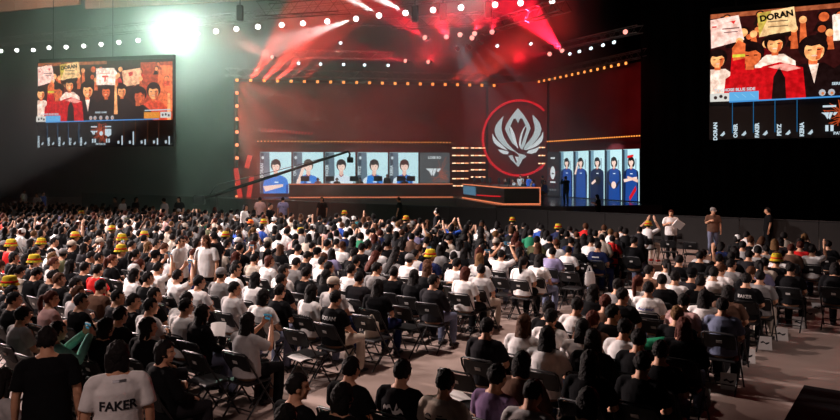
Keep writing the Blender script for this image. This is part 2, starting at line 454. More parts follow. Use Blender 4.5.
# arms: per side (right, left) = elbow, wrist, hand direction, back-of-hand direction, finger curl
def lap(s, k=0.7): return ((s*0.245, 0.05, 0.745), (s*0.115, 0.265, 0.650), (-s*0.45, 0.85, -0.25), (0, 0.2, 1), k)
def phone(s, z=1.10, y=0.36): return ((s*0.24, 0.15, 0.83), (s*0.075, y, z-0.04), (-s*0.25, 0.25, 0.95), (s*0.9, 0.5, 0), 1.0)
def overhead(s): return ((s*0.33, 0.10, 1.05), (s*0.13, 0.22, 1.30), (-s*0.4, 0.2, 0.9), (s*0.8, 0.5, 0), 1.0)
def upright(s): return ((s*0.26, 0.14, 1.02), (s*0.22, 0.16, 1.30), (0, 0.05, 1), (0, -1, 0), 0.3)
def fold(s): return ((s*0.25, 0.06, 0.76), (-s*0.03, 0.20, 0.80), (-s*0.95, 0.1, 0.1), (0, 1, 0.2), 0.8)
def hang(s): return ((s*0.235, -0.03, 0.70), (s*0.245, 0.04, 0.46), (0, 0.12, -1), (s*1, 0.1, 0), 0.6)
def chin(s): return ((s*0.23, 0.20, 0.76), (s*0.07, 0.16, 0.98), (-s*0.2, -0.1, 1), (0, 1, 0), 1.4)
def front(s): return ((s*0.235, 0.02, 0.73), (s*0.10, 0.24, 0.86), (-s*0.5, 0.8, 0.1), (s*0.6, 0.2, 0.7), 1.2)
def stretch(s): return ((s*0.42, 0.02, 0.90), (s*0.66, 0.07, 0.86), (s*0.95, 0.2, -0.1), (0, 0, 1), 0.4)
D = math.radians
POSES = {
    'lap':    make_pose('lap', 0, 0.03, 0, 0.05, (lap(1), lap(-1))),
    'turnr':  make_pose('turnr', 0, 0.02, D(38), 0.0, (lap(1), fold(-1))),
    'turnl':  make_pose('turnl', 0, 0.04, D(-32), 0.0, (fold(1), lap(-1))),
    'bow':    make_pose('bow', 0, 0.20, D(12), 0.35, (lap(1), lap(-1))),
    'phone':  make_pose('phone', 0, 0.0, 0, 0.0, (phone(1), phone(-1))),
    'over':   make_pose('over', 0, 0.0, 0, 0.0, (overhead(1), overhead(-1))),
    'wave':   make_pose('wave', 0, 0.0, D(15), 0.0, (upright(1), lap(-1))),
    'chin':   make_pose('chin', 0, 0.08, D(20), 0.0, (chin(1), fold(-1))),
    'reach':  make_pose('reach', 0, 0.02, D(-20), 0.0, (lap(1), stretch(-1))),
    'stand':  make_pose('stand', 0.40, 0.0, D(10), 0.0, (hang(1), hang(-1)), (0.12, 0.02, 0.11, -0.02)),
    'walk':   make_pose('walk', 0.40, 0.02, D(-20), 0.0, (front(1), hang(-1)), (0.11, 0.14, 0.11, -0.20)),
    'carry':  make_pose('carry', 0.40, 0.05, D(15), 0.2, (front(1), front(-1)), (0.10, 0.04, 0.10, -0.02)),
    'shoot':  make_pose('shoot', 0.40, 0.02, D(0), 0.05, (phone(1, 1.14, 0.26), phone(-1, 1.14, 0.26)), (0.13, 0.05, 0.13, -0.03)),
}
class Kit: pass
KIT = {}
def kit(pose, lod):
    """body and clothing meshes of one pose at one fineness, built when first asked for"""
    key = (pose, lod)
    if key not in KIT:
        J = POSES[pose]; k = Kit(); k.J = J
        v = {0: 0.0095, 1: 0.018}[lod]
        k.body = build_body(J, v, 'body_%s' % pose)
        k.short = build_shirt(J, v*1.3, 'shirt_short_%s' % pose, 'short')
        k.long = build_shirt(J, v*1.3, 'shirt_long_%s' % pose, 'long')
        base = 'sit' if J['dz'] == 0 else pose
        kk = ('legs', base, lod)
        if kk not in KIT: KIT[kk] = (build_trousers(J, v*1.4, 'trousers_%s' % base), build_shoes(J, v*1.2, 'shoes_%s' % base))
        k.trousers, k.shoes = KIT[kk]
        KIT[key] = k
    return KIT[key]
HAIR = {}
def hair_of(kind, i):
    key = (kind, i % 3)
    if key not in HAIR: HAIR[key] = hair_mesh(kind, 'hair_%s' % kind, 11+7*(i % 3)+len(kind))
    return HAIR[key]
HATS = hat_meshes()

C = {'black': (0.007, 0.007, 0.008), 'charcoal': (0.020, 0.019, 0.022), 'grey': (0.22, 0.21, 0.21), 'light grey': (0.45, 0.43, 0.43), 'white': (0.80, 0.77, 0.76),
     'navy': (0.015, 0.022, 0.075), 'blue': (0.03, 0.09, 0.42), 'red': (0.60, 0.02, 0.02), 'beige': (0.50, 0.42, 0.35), 'brown': (0.12, 0.065, 0.045), 'lavender': (0.30, 0.27, 0.45),
     'purple': (0.22, 0.14, 0.26), 'green': (0.02, 0.20, 0.10), 'mint': (0.22, 0.55, 0.45), 'pink': (0.60, 0.36, 0.34), 'yellow': (0.50, 0.36, 0.025), 'orange': (0.7, 0.2, 0.03), 'teal': (0.03, 0.18, 0.20), 'blue-grey': (0.16, 0.18, 0.27), 'olive': (0.08, 0.08, 0.04), 'cyan': (0.1, 0.5, 0.6)}
HC = {'black': (0.010, 0.008, 0.008), 'brown': (0.075, 0.030, 0.014), 'reddish': (0.075, 0.018, 0.011), 'grey': (0.2, 0.19, 0.18), 'blond': (0.14, 0.07, 0.028)}  # reddish carries red rim light in the colour of otherwise dark hair
PEOPLE = []
def add_person(pos, rz, pose='lap', hair='short', haircol='black', top='black', sleeve='short', legs='black', hat=None, hatcol='yellow', scale=1.0, lod=0, label=None, group=None, shoes='charcoal'):
    k = kit(pose, lod)
    o = link('person', k.body, None, pos, rz); o.scale = (scale,)*3
    s = link('shirt' if sleeve == 'short' else 'jacket', k.short if sleeve == 'short' else k.long, o); s.color = (*C[top], 1)
    t = link('trousers', k.trousers, o); t.color = (*C[legs], 1)
    f = link('shoes', k.shoes, o); f.color = (*C[shoes], 1)
    hm = k.J['head']
    h = link('hair', hair_of('under' if hat in ('bucket', 'cap') and hair == 'short' else hair, len(PEOPLE)), o, mw=hm); h.color = (*HC[haircol], 1)
    if hat:
        q = link({'bucket': 'bucket_hat', 'cap': 'baseball_cap', 'headphones': 'headphones'}[hat], HATS[hat], o, mw=hm @ Matrix.Translation((0, -0.008, 0.0))); q.color = (*C[hatcol], 1)
        q['label'] = '%s %s' % (hatcol, q.name.split('.')[0].replace('_', ' '))
        if hat == 'bucket':
            b = link('hat_band', HATS['band'], q); b.color = (*C['red' if hatcol == 'yellow' else 'black'], 1)
    tag(o, label, 'person', group)
    PEOPLE.append(o); o['_top'] = top
    del o['_top']
    return o
SHIRT_OF = {}
def print_on_back(o, items, pose, sleeve='short', lod=0):
    """lettering laid onto the back of the shirt; items = (text, x, z, size, material)"""
    k = kit(pose, lod); me = k.short if sleeve == 'short' else k.long
    bvh = BVHTree.FromPolygons([v.co for v in me.vertices], [tuple(p.vertices) for p in me.polygons])
    shirt = [c for c in o.children if c.name.startswith(('shirt', 'jacket'))][0]
    dz = k.J['dz']
    for body, x, z, size, m, sx in items:
        mb = MB()
        if isinstance(body, str): put_text(mb, body, 0, 0, size, bold=0.03, sx=sx)
        else: mb.poly([(a*size, b*size) for a, b in body])
        bm = bmesh.new(); bm.from_mesh(mb.mesh('t', [m]))
        bmesh.ops.triangulate(bm, faces=bm.faces); bmesh.ops.subdivide_edges(bm, edges=[e for e in bm.edges if e.calc_length() > 0.03], cuts=1)
        for v in bm.verts:
            px, pz = x + v.co.x, z + dz + v.co.z
            hit = bvh.ray_cast(Vector((px, -1, pz)), Vector((0, 1, 0)))
            v.co = Vector((px, (hit[0].y if hit[0] else -0.14) - 0.005, pz))
        me2 = bpy.data.meshes.new('print'); bm.to_mesh(me2); bm.free(); me2.materials.append(m)
        link('lettering' if isinstance(body, str) else 'print', me2, shirt)
# ------------------------------------------------------------------ folding chairs
def chair_parts():
    out = []
    for s in (-1, 1):
        mb = MB(); x = s*0.225
        mb.loft([(x, 0.30, 0.012), (x, 0.02, 0.44), (x, -0.165, 0.72), (x*0.98, -0.195, 0.80)], [0.012]*4, 8)
        out.append(('leg', mb.mesh('chair_leg', [M_BLACKMETAL], True), None))
        mb = MB(); x = s*0.200
        mb.loft([(x, -0.20, 0.012), (x, 0.20, 0.43)], [0.012]*2, 8)
        out.append(('leg', mb.mesh('chair_rear_leg', [M_BLACKMETAL], True), None))
    mb = MB(); mb.loft([(-0.22, -0.195, 0.80), (-0.19, -0.205, 0.825), (0.19, -0.205, 0.825), (0.22, -0.195, 0.80)], [0.012]*4, 8)
    out.append(('top_rail', mb.mesh('chair_rail', [M_BLACKMETAL], True), None))
    for y, z, w in ((0.20, 0.16, 0.225), (-0.10, 0.115, 0.20)):
        mb = MB(); mb.loft([(-w, y, z), (w, y, z)], [0.008]*2, 8); out.append(('crossbar', mb.mesh('chair_crossbar', [M_BLACKMETAL], True), None))
    mb = MB()
    mb.rbox((0, 0.03, 0.445), (0.42, 0.40, 0.030), 0.012)
    out.append(('seat', mb.mesh('chair_seat', [M_BLACK]), None))
    mb = MB(); n = 9; vs = []
    for zi, z in enumerate((0.60, 0.66, 0.74, 0.80)):
        for i in range(n):
            a = i/(n-1)*2-1; w = 0.205 if 0 < zi < 3 else 0.195
            vs.append((a*w, -0.115-(z-0.60)*0.40 - 0.022*(1-a*a), z))
    for p in list(vs): vs.append((p[0], p[1]+0.016, p[2]))
    fs = []; q = len(vs)//2
    for r in range(3):
        for i in range(n-1):
            a = r*n+i; fs += [(a, a+1, a+n+1, a+n), (q+a, q+a+n, q+a+n+1, q+a+1)]
    for i in range(n-1): fs += [(i+1, i, q+i, q+i+1), (3*n+i, 3*n+i+1, q+3*n+i+1, q+3*n+i)]
    for r in range(3): fs += [(r*n, r*n+n, q+r*n+n, q+r*n), (r*n+n-1+n, r*n+n-1, q+r*n+n-1, q+r*n+2*n-1)]
    mb.add(vs, fs); out.append(('backrest', mb.mesh('chair_backrest', [M_BLACK]), None))
    mb = MB(); mb.box((0.0, -0.188, 0.705), (0.075, 0.004, 0.040), R=Matrix.Rotation(D(21), 3, 'X'))
    out.append(('label_plate', mb.mesh('chair_label_plate', [M_STICK]), None))
    return out
CHAIR_PARTS = chair_parts()
def joined(parts, name):
    mb = MB(); mats = []
    for _n, me, _x in parts:
        m = me.materials[0]
        if m not in mats: mats.append(m)
        mb.add([tuple(v.co) for v in me.vertices], [tuple(p.vertices) for p in me.polygons], mats.index(m))
    return mb.mesh(name, mats)
CHAIR_ONE = joined(CHAIR_PARTS, 'folding_chair')
CHAIRS = []
def add_chair(pos, rz, detail, label, group=None):
    if detail:
        o = empty('folding_chair', pos, rz)
        for n, me, _ in CHAIR_PARTS:
            c = link(n, me, o)
            if n == 'label_plate': c['label'] = 'small white label plate'
    else:
        o = link('folding_chair', CHAIR_ONE, None, pos, rz)
    tag(o, label, 'chair', group); CHAIRS.append(o)
    return o

# ------------------------------------------------------------------ the seated crowd: where everybody is
ROW, SEAT = 0.92, 0.54
ZHEAD = 1.28
def seat_from_pixel(x, y, zh=ZHEAD): # head top in the photo -> place on the floor
    d = F*(H-zh)/(y-CY)
    return Vector(((x-420)*d/F, d, 0))
# x, y of the head top, pose, hair, top, sleeve, extra
NEAR = [
 # front block and the people beside the near aisle
 (440,366,'lap','short','beige','short',{'print':'tour'}), (487,364,'lap','short','purple','short',{}), (521,351,'lap','bob','brown','long',{}), (538,382,'bow','short','light grey','short',{}),
 (574,386,'lap','bob','black','long',{}), (592,350,'lap','long','black','short',{}), (638,351,'lap','short','black','short',{}), (362,357,'lap','short','black','short',{'print':'faint'}), (398,360,'lap','short','black','short',{'print':'script'}),
 (336,382,'lap','bob','black','short',{}), (299,374,'turnr','short','black','short',{}), (283,404,'lap','short','black','short',{}), (487,317,'lap','short','charcoal','short',{}), (522,314,'lap','long','white','short',{'haircol':'brown'}),
 (549,300,'lap','short','black','short',{}), (552,326,'lap','long','white','short',{}), (550,308,'lap','short','white','short',{}), (575,297,'lap','short','white','short',{}), (605,294,'lap','short','brown','short',{'haircol':'reddish'}),
 (612,304,'turnr','short','black','short',{}), (594,312,'lap','tail','brown','short',{'haircol':'reddish'}), (586,318,'lap','long','white','short',{}), (618,317,'lap','short','white','short',{}), (593,328,'lap','long','black','long',{}),
 (634,330,'lap','short','black','short',{}), (617,278,'lap','short','grey','short',{'print':'bar'}), (638,275,'lap','tail','white','short',{'haircol':'reddish'}), (648,281,'lap','short','white','short',{'print':'blue'}), (663,273,'lap','short','black','short',{}),
 (678,270,'lap','short','white','short',{}), (694,268,'lap','short','charcoal','short',{'hat':'cap','hatcol':'black'}), (706,267,'lap','short','white','short',{}), (706,251,'wave','short','black','short',{}), (717,252,'lap','short','black','short',{}),
 (727,252,'lap','short','black','short',{}), (738,247,'lap','bob','black','short',{}), (755,247,'lap','short','white','short',{'hat':'headphones','hatcol':'white'}), (764,257,'lap','short','beige','short',{}), (748,272,'lap','short','black','short',{'print':'name'}),
 (758,270,'lap','short','grey','short',{}), (704,289,'lap','long','white','short',{}), (683,293,'lap','short','pink','short',{}), (722,297,'lap','short','blue-grey','short',{}), (728,285,'lap','bob','brown','short',{}),
 (683,317,'reach','long','black','long',{'haircol':'reddish','sleeve_top':'green'}), (776,252,'lap','short','black','short',{'hat':'bucket','hatcol':'yellow'}), (656,338,'lap','short','black','short',{}), (700,275,'lap','short','black','short',{}),
 (800,240,'lap','short','red','short',{'haircol':'reddish'}), (812,244,'wave','short','white','short',{}), (828,238,'lap','short','black','short',{}), (835,262,'lap','bob','black','long',{}), (790,262,'lap','short','black','short',{}),
 # edge of the main block along the middle aisle
 (334,290,'lap','short','black','short',{'print':'name2'}), (308,284,'lap','long','white','short',{'print':'name2b'}), (278,284,'lap','short','black','short',{'print':'orange'}), (264,288,'lap','bob','white','short',{}), (247,312,'phone','long','light grey','short',{}),
 (233,281,'turnr','short','light grey','short',{}), (234,264,'turnr','short','white','short',{}), (257,272,'lap','long','white','short',{}), (277,273,'turnr','short','black','short',{}), (287,265,'turnr','short','white','short',{}), (300,266,'lap','short','black','short',{}),
 (322,256,'turnr','short','white','short',{}), (325,269,'lap','long','black','short',{}), (333,277,'turnr','short','light grey','short',{'hat':'cap','hatcol':'beige'}), (358,271,'lap','short','charcoal','long',{}), (377,279,'lap','long','black','short',{}),
 (376,262,'turnr','short','grey','short',{}), (393,266,'lap','short','black','short',{}), (413,269,'lap','long','black','short',{}), (433,274,'turnr','short','charcoal','long',{}), (423,259,'bow','short','white','short',{'haircol':'brown'}), (355,255,'lap','short','black','short',{}),
 (436,248,'turnr','short','navy','short',{'hat':'bucket','hatcol':'yellow'}), (447,251,'lap','short','black','short',{'print':'scrawl'}), (464,245,'lap','long','black','long',{}), (482,244,'lap','long','black','short',{}), (501,249,'over','short','white','short',{}),
 (523,256,'lap','tail','white','short',{}), (538,254,'lap','long','white','short',{}), (552,247,'lap','short','lavender','short',{}), (467,266,'lap','bob','white','short',{'haircol':'reddish'}), (478,264,'reach','short','light grey','short',{'print':'round'}),
 (568,243,'lap','short','white','short',{}), (578,241,'lap','long','black','short',{}), (597,241,'lap','short','navy','short',{'print':'name3'}), (612,233,'lap','short','red','short',{'print':'name4'}), (591,237,'lap','short','white','short',{}), (634,238,'turnr','short','black','long',{}),
 # left part of the main block
 (200,304,'lap','long','black','long',{}), (183,298,'turnr','short','white','short',{}), (151,297,'turnr','short','white','short',{}), (131,293,'turnr','short','black','short',{}), (144,317,'turnr','long','black','short',{}), (177,292,'bow','short','white','short',{}), (153,287,'turnr','short','black','short',{}),
 (198,275,'turnr','short','white','short',{}), (177,269,'over','short','white','short',{}), (154,262,'over','short','white','short',{}), (136,264,'lap','long','white','short',{'hat':'cap','hatcol':'white'}), (196,252,'lap','short','navy','short',{}), (155,238,'turnr','short','white','short',{}),
 (131,240,'turnr','short','black','short',{}), (33,253,'turnr','short','black','long',{'hat':'bucket','hatcol':'yellow'}), (8,274,'turnr','short','black','short',{'hat':'bucket','hatcol':'yellow'}), (51,252,'turnr','long','black','short',{'haircol':'blond'}), (50,289,'turnr','tail','pink','short',{'haircol':'reddish'}),
 (64,287,'turnr','short','light grey','short',{'haircol':'brown'}), (74,277,'turnr','short','black','long',{}), (88,292,'turnr','short','black','short',{}), (109,290,'turnr','short','charcoal','long',{}), (99,279,'lap','short','brown','long',{}), (25,291,'turnr','short','black','short',{}), (10,285,'turnr','short','black','short',{}),
 (20,306,'lap','short','light grey','short',{}), (66,320,'phone','short','mint','long',{}), (0,368,'lap','long','light grey','long',{}), (162,340,'turnr','bob','black','long',{}), (118,306,'lap','short','black','short',{}), (96,318,'lap','bob','black','short',{}), (220,268,'lap','short','grey','short',{'hat':'cap','hatcol':'grey'}),
 (120,244,'turnr','short','black','short',{'hat':'bucket','hatcol':'yellow'}), (74,232,'turnr','short','black','short',{'hat':'bucket','hatcol':'yellow'}), (121,233,'turnr','short','charcoal','short',{'hat':'bucket','hatcol':'yellow'}), (143,231,'turnr','short','black','short',{'hat':'bucket','hatcol':'yellow'}),
 (111,224,'turnr','short','black','short',{'hat':'bucket','hatcol':'yellow'}), (512,216,'lap','short','black','short',{'hat':'bucket','hatcol':'yellow'}), (648,221,'over','short','white','short',{'hat':'bucket','hatcol':'yellow'}), (300,225,'turnr','short','black','short',{'hat':'bucket','hatcol':'yellow'}),
 (263,219,'turnr','short','white','short',{'hat':'bucket','hatcol':'yellow'}), (344,210,'turnr','short','white','short',{'hat':'bucket','hatcol':'yellow'}), (250,217,'turnr','short','black','short',{'hat':'bucket','hatcol':'orange'}), (10,240,'turnr','short','red','short',{'hat':'bucket','hatcol':'yellow'}),
 (312,224,'lap','short','white','short',{'hat':'cap','hatcol':'white'}), (417,228,'over','short','lavender','short',{}), (274,227,'lap','short','black','short',{}), (255,231,'turnr','short','white','short',{}), (283,229,'bow','short','white','short',{}),
]
STANDING = [  # foot point chosen by head-top pixel and standing height
 (46,321,'stand','short','black','short','black',{'facing':'away','label':'person in black T-shirt with raglan piping standing with back turned beside the aisle'}),
 (118,335,'stand','bob','white','short','black',{'facing':'away','print':'big','label':'person in oversized white T-shirt with black lettering across the back, standing'}),
 (713,206,'walk','short','brown','short','blue-grey',{'hat':'cap','hatcol':'grey','facing':'cam','label':'person in grey cap, dark T-shirt and jeans walking before the black barrier'}),
 (671,208,'carry','short','white','short','charcoal',{'haircol':'reddish','facing':'cam','label':'reddish-haired person in white shirt holding folded papers before the black barrier'}),
 (768,206,'stand','short','black','short','black',{'facing':'left','label':'tall person in black T-shirt standing with arms down before the black barrier'}),
 (190,233,'stand','short','white','short','black',{'facing':'right','label':'person in white shirt standing amid the seats, back to a dark-haired woman'}),
 (197,233,'stand','long','white','short','black',{'facing':'cam','haircol':'brown','label':'long-haired person in white standing amid the seats, smiling towards the camera'}),
 (214,229,'stand','short','charcoal','short','black',{'facing':'left','label':'person in charcoal T-shirt standing in profile amid the seated crowd'}),
 (260,196,'stand','short','pink','short','charcoal',{'facing':'away','label':'person in pale pink shirt standing with back turned near the pit'}),
 (283,196,'stand','short','lavender','short','charcoal',{'facing':'away','print':'strap','label':'person in lavender shirt with dark bag strap, standing near the pit'}),
 (270,202,'stand','short','black','short','black',{'facing':'right','label':'person in black shirt standing between the pink and the lavender shirts'}),
 (245,203,'stand','long','white','long','black',{'facing':'right','label':'long-haired person in dark and white top standing near the red panels'}),
 (322,196,'stand','bob','black','short','black',{'facing':'cam','label':'person in black standing in the pit below the players desk'}),
 (399,196,'stand','short','black','short','black',{'facing':'left','label':'person in black T-shirt standing in profile in the pit'}),
 (437,207,'stand','short','charcoal','long','black',{'hat':'headphones','hatcol':'white','facing':'left','label':'crew member in dark jacket and white headset standing in the pit'}),
 (24,189,'stand','short','white','short','black',{'facing':'right','label':'person in white standing with others at the far back corner, first from the edge'}),
 (37,192,'stand','short','white','short','black',{'facing':'cam','label':'person in white standing at the far back corner beside a blue shirt'}),
 (43,191,'stand','short','blue','short','black',{'facing':'right','label':'person in blue shirt standing at the far back corner'}),
 (115,196,'stand','short','grey','short','black',{'facing':'cam','label':'person in grey shirt standing behind the far rows under the big screen'}),
 (123,197,'stand','short','white','short','black',{'facing':'right','label':'person in white shirt standing behind the far rows next to a grey shirt'}),
 (136,196,'stand','bob','charcoal','short','black',{'facing':'right','label':'bob-haired person in charcoal standing behind the far rows'}),
 (164,197,'stand','short','light grey','short','black',{'facing':'left','label':'person in light grey standing behind the far rows beneath the glare'}),
 (179,196,'stand','long','black','short','black',{'facing':'cam','label':'long-haired person in black standing behind the far rows beneath the glare'}),
]
EMPTY = [(170,344),(195,347),(219,350),(170,358),(196,362),(354,310),(375,312),(400,313),(364,323),(456,381),(474,388),(475,368),(560,268),(583,268),(569,277),(596,266),(646,318),(654,327),(453,293),(452,301),(650,240),(668,244),(690,246),(655,233),(676,236),(206,368),(155,330),(240,350),(500,283)]
def facing_rz(kind, p=None):
    if kind == 'away': return -math.atan2(p.x, p.y)
    return {'cam': D(165), 'left': D(75), 'right': D(-100), None: -TH+D(12)}.get(kind, -TH)
placed = []      # (x, y) of every body
def free(p, r=0.47):
    return all((p.x-q.x)**2 + (p.y-q.y)**2 > r*r for q in placed)
jobs = []        # everybody: dict
for (x, y, pose, hair, top, sl, ex) in NEAR:
    p = seat_from_pixel(x, y, ZHEAD if ex.get('hat') != 'bucket' else 1.34)
    jobs.append(dict(p=p, pose=pose, hair=hair, top=top, sleeve=sl, ex=ex, sit=True)); placed.append(p)
for (x, y, pose, hair, top, sl, legs, ex) in STANDING:
    p = seat_from_pixel(x, y, 1.72 if ex.get('hat') != 'cap' else 1.73)
    jobs.append(dict(p=p, pose=pose, hair=hair, top=top, sleeve=sl, ex=ex, sit=False, legs=legs)); placed.append(p)
for _ in range(14):                                      # nobody sits inside a neighbour
    for i in range(len(placed)):
        for k in range(i):
            dv = placed[i]-placed[k]; L = max(dv.length, 0.01)
            if L < 0.50:
                m = dv*(0.5*(0.50-L)/L); placed[i] += m; placed[k] -= m
empties = []
for (x, y) in EMPTY:
    d = F*(H-0.71)/(y-CY); p = Vector(((x-420)*d/F, d, 0)) + uv(0, 0.17)
    if free(p, 0.40): empties.append(p); placed.append(p)
tops = ['black']*52 + ['white']*25 + ['charcoal']*8 + ['grey']*5 + ['light grey']*6 + ['navy']*4 + ['beige']*4 + ['red']*2 + ['blue']*2 + ['brown']*2 + ['pink']*2 + ['lavender']*2 + ['green', 'olive', 'teal']
hairs = ['short']*52 + ['bob']*12 + ['long']*24 + ['tail']*9 + ['bun']*3
def random_job(p, left):
    r = RND.random()
    pose = RND.choice(['lap']*6 + ['turnr']*(8 if left else 3) + ['turnl']*2 + ['bow']*2 + ['chin']*2 + ['phone']*(1 if p.y > 14 else 0) + (['over', 'wave'] if RND.random() < 0.2 and left is not None and p.y > 14 else []))
    ex = {'haircol': RND.choice(['black']*17 + ['brown']*3 + ['reddish', 'blond'])}
    q = RND.random()
    if q < 0.012 and p.y > 15: ex.update(hat='bucket', hatcol='yellow')
    elif q < 0.065 and p.y > 14: ex.update(hat='cap', hatcol=RND.choice(['black', 'white', 'beige', 'grey']))
    return dict(p=p, pose=pose, hair=RND.choice(hairs), top=RND.choice(tops), sleeve='long' if RND.random() < 0.2 else 'short', ex=ex, sit=True)
for j in range(0, 21):                                   # the main block, row by row
    v = 4.2 + j*ROW
    for i in range(0, 90):
        u = -7.05 - i*SEAT - (0.9 if i > 22 else 0) - (0.9 if i > 52 else 0)
        p = uv(u + RND.uniform(-0.05, 0.05), v + RND.uniform(-0.06, 0.06))
        if p.y < 4 or v > 21.6 - 0.125*max(0, -u-12): continue
        x, y = proj(Vector((p.x, p.y, 1.3)))
        if x < -12 or y > 422: continue
        keep = RND.random() < (0.93 if v > 9.4 or u < -10.5 else 0.0)
        if not free(p): continue
        placed.append(p)
        if keep: jobs.append(random_job(p, x < 260))
        else: empties.append(p)
for j in range(0, 19):                                   # the block between the two aisles
    v = 4.6 + j*ROW
    for i in range(0, 4):
        u = -4.15 + i*0.50
        p = uv(u + RND.uniform(-0.04, 0.04), v + RND.uniform(-0.05, 0.05))
        if p.y < 4: continue
        x, y = proj(Vector((p.x, p.y, 1.3)))
        if x > 850 or y > 422 or x < 240 or (x < 560 and y > 300): continue
        if not free(p, 0.44): continue
        placed.append(p)
        if RND.random() < 0.9:
            jb = random_job(p, None)
            if jb['pose'] == 'phone': jb['pose'] = 'lap'
            if RND.random() < 0.55: jb['top'] = RND.choice(['black', 'black', 'charcoal', 'brown'])
            jobs.append(jb)
        else: empties.append(p)

# the 268 that show largest become individuals, the rest one crowd
def size_of(jb): return F/jb['p'].y
order = sorted(jobs, key=lambda jb: (0 if not jb['sit'] or jb['ex'].get('hat') == 'bucket' and False else 1, -size_of(jb)))
N_IND = 272
ind, rest = order[:N_IND], order[N_IND:]
def block_of(u): return 'main block' if u < -6.2 else 'aisle block'
rows = {}
for k, jb in enumerate(jobs):
    u, v = to_uv(jb['p'].x, jb['p'].y); jb['uv'] = (u, v)
    if jb['sit']:
        jb['row'] = (block_of(u), max(1, int(round((v-2.9)/ROW)))); rows.setdefault(jb['row'], []).append(jb)
for r in rows.values():
    r.sort(key=lambda jb: -jb['uv'][0])
    for k, jb in enumerate(r): jb['rank'] = k+1
HAIRW = {'short': 'short-haired', 'bob': 'bob-haired', 'long': 'long-haired', 'tail': 'ponytailed', 'bun': 'bun-haired'}
POSEW = {'phone': 'filming', 'over': 'arms raised', 'wave': 'hand raised', 'bow': 'head bowed', 'reach': 'arm outstretched', 'chin': 'chin on hand'}
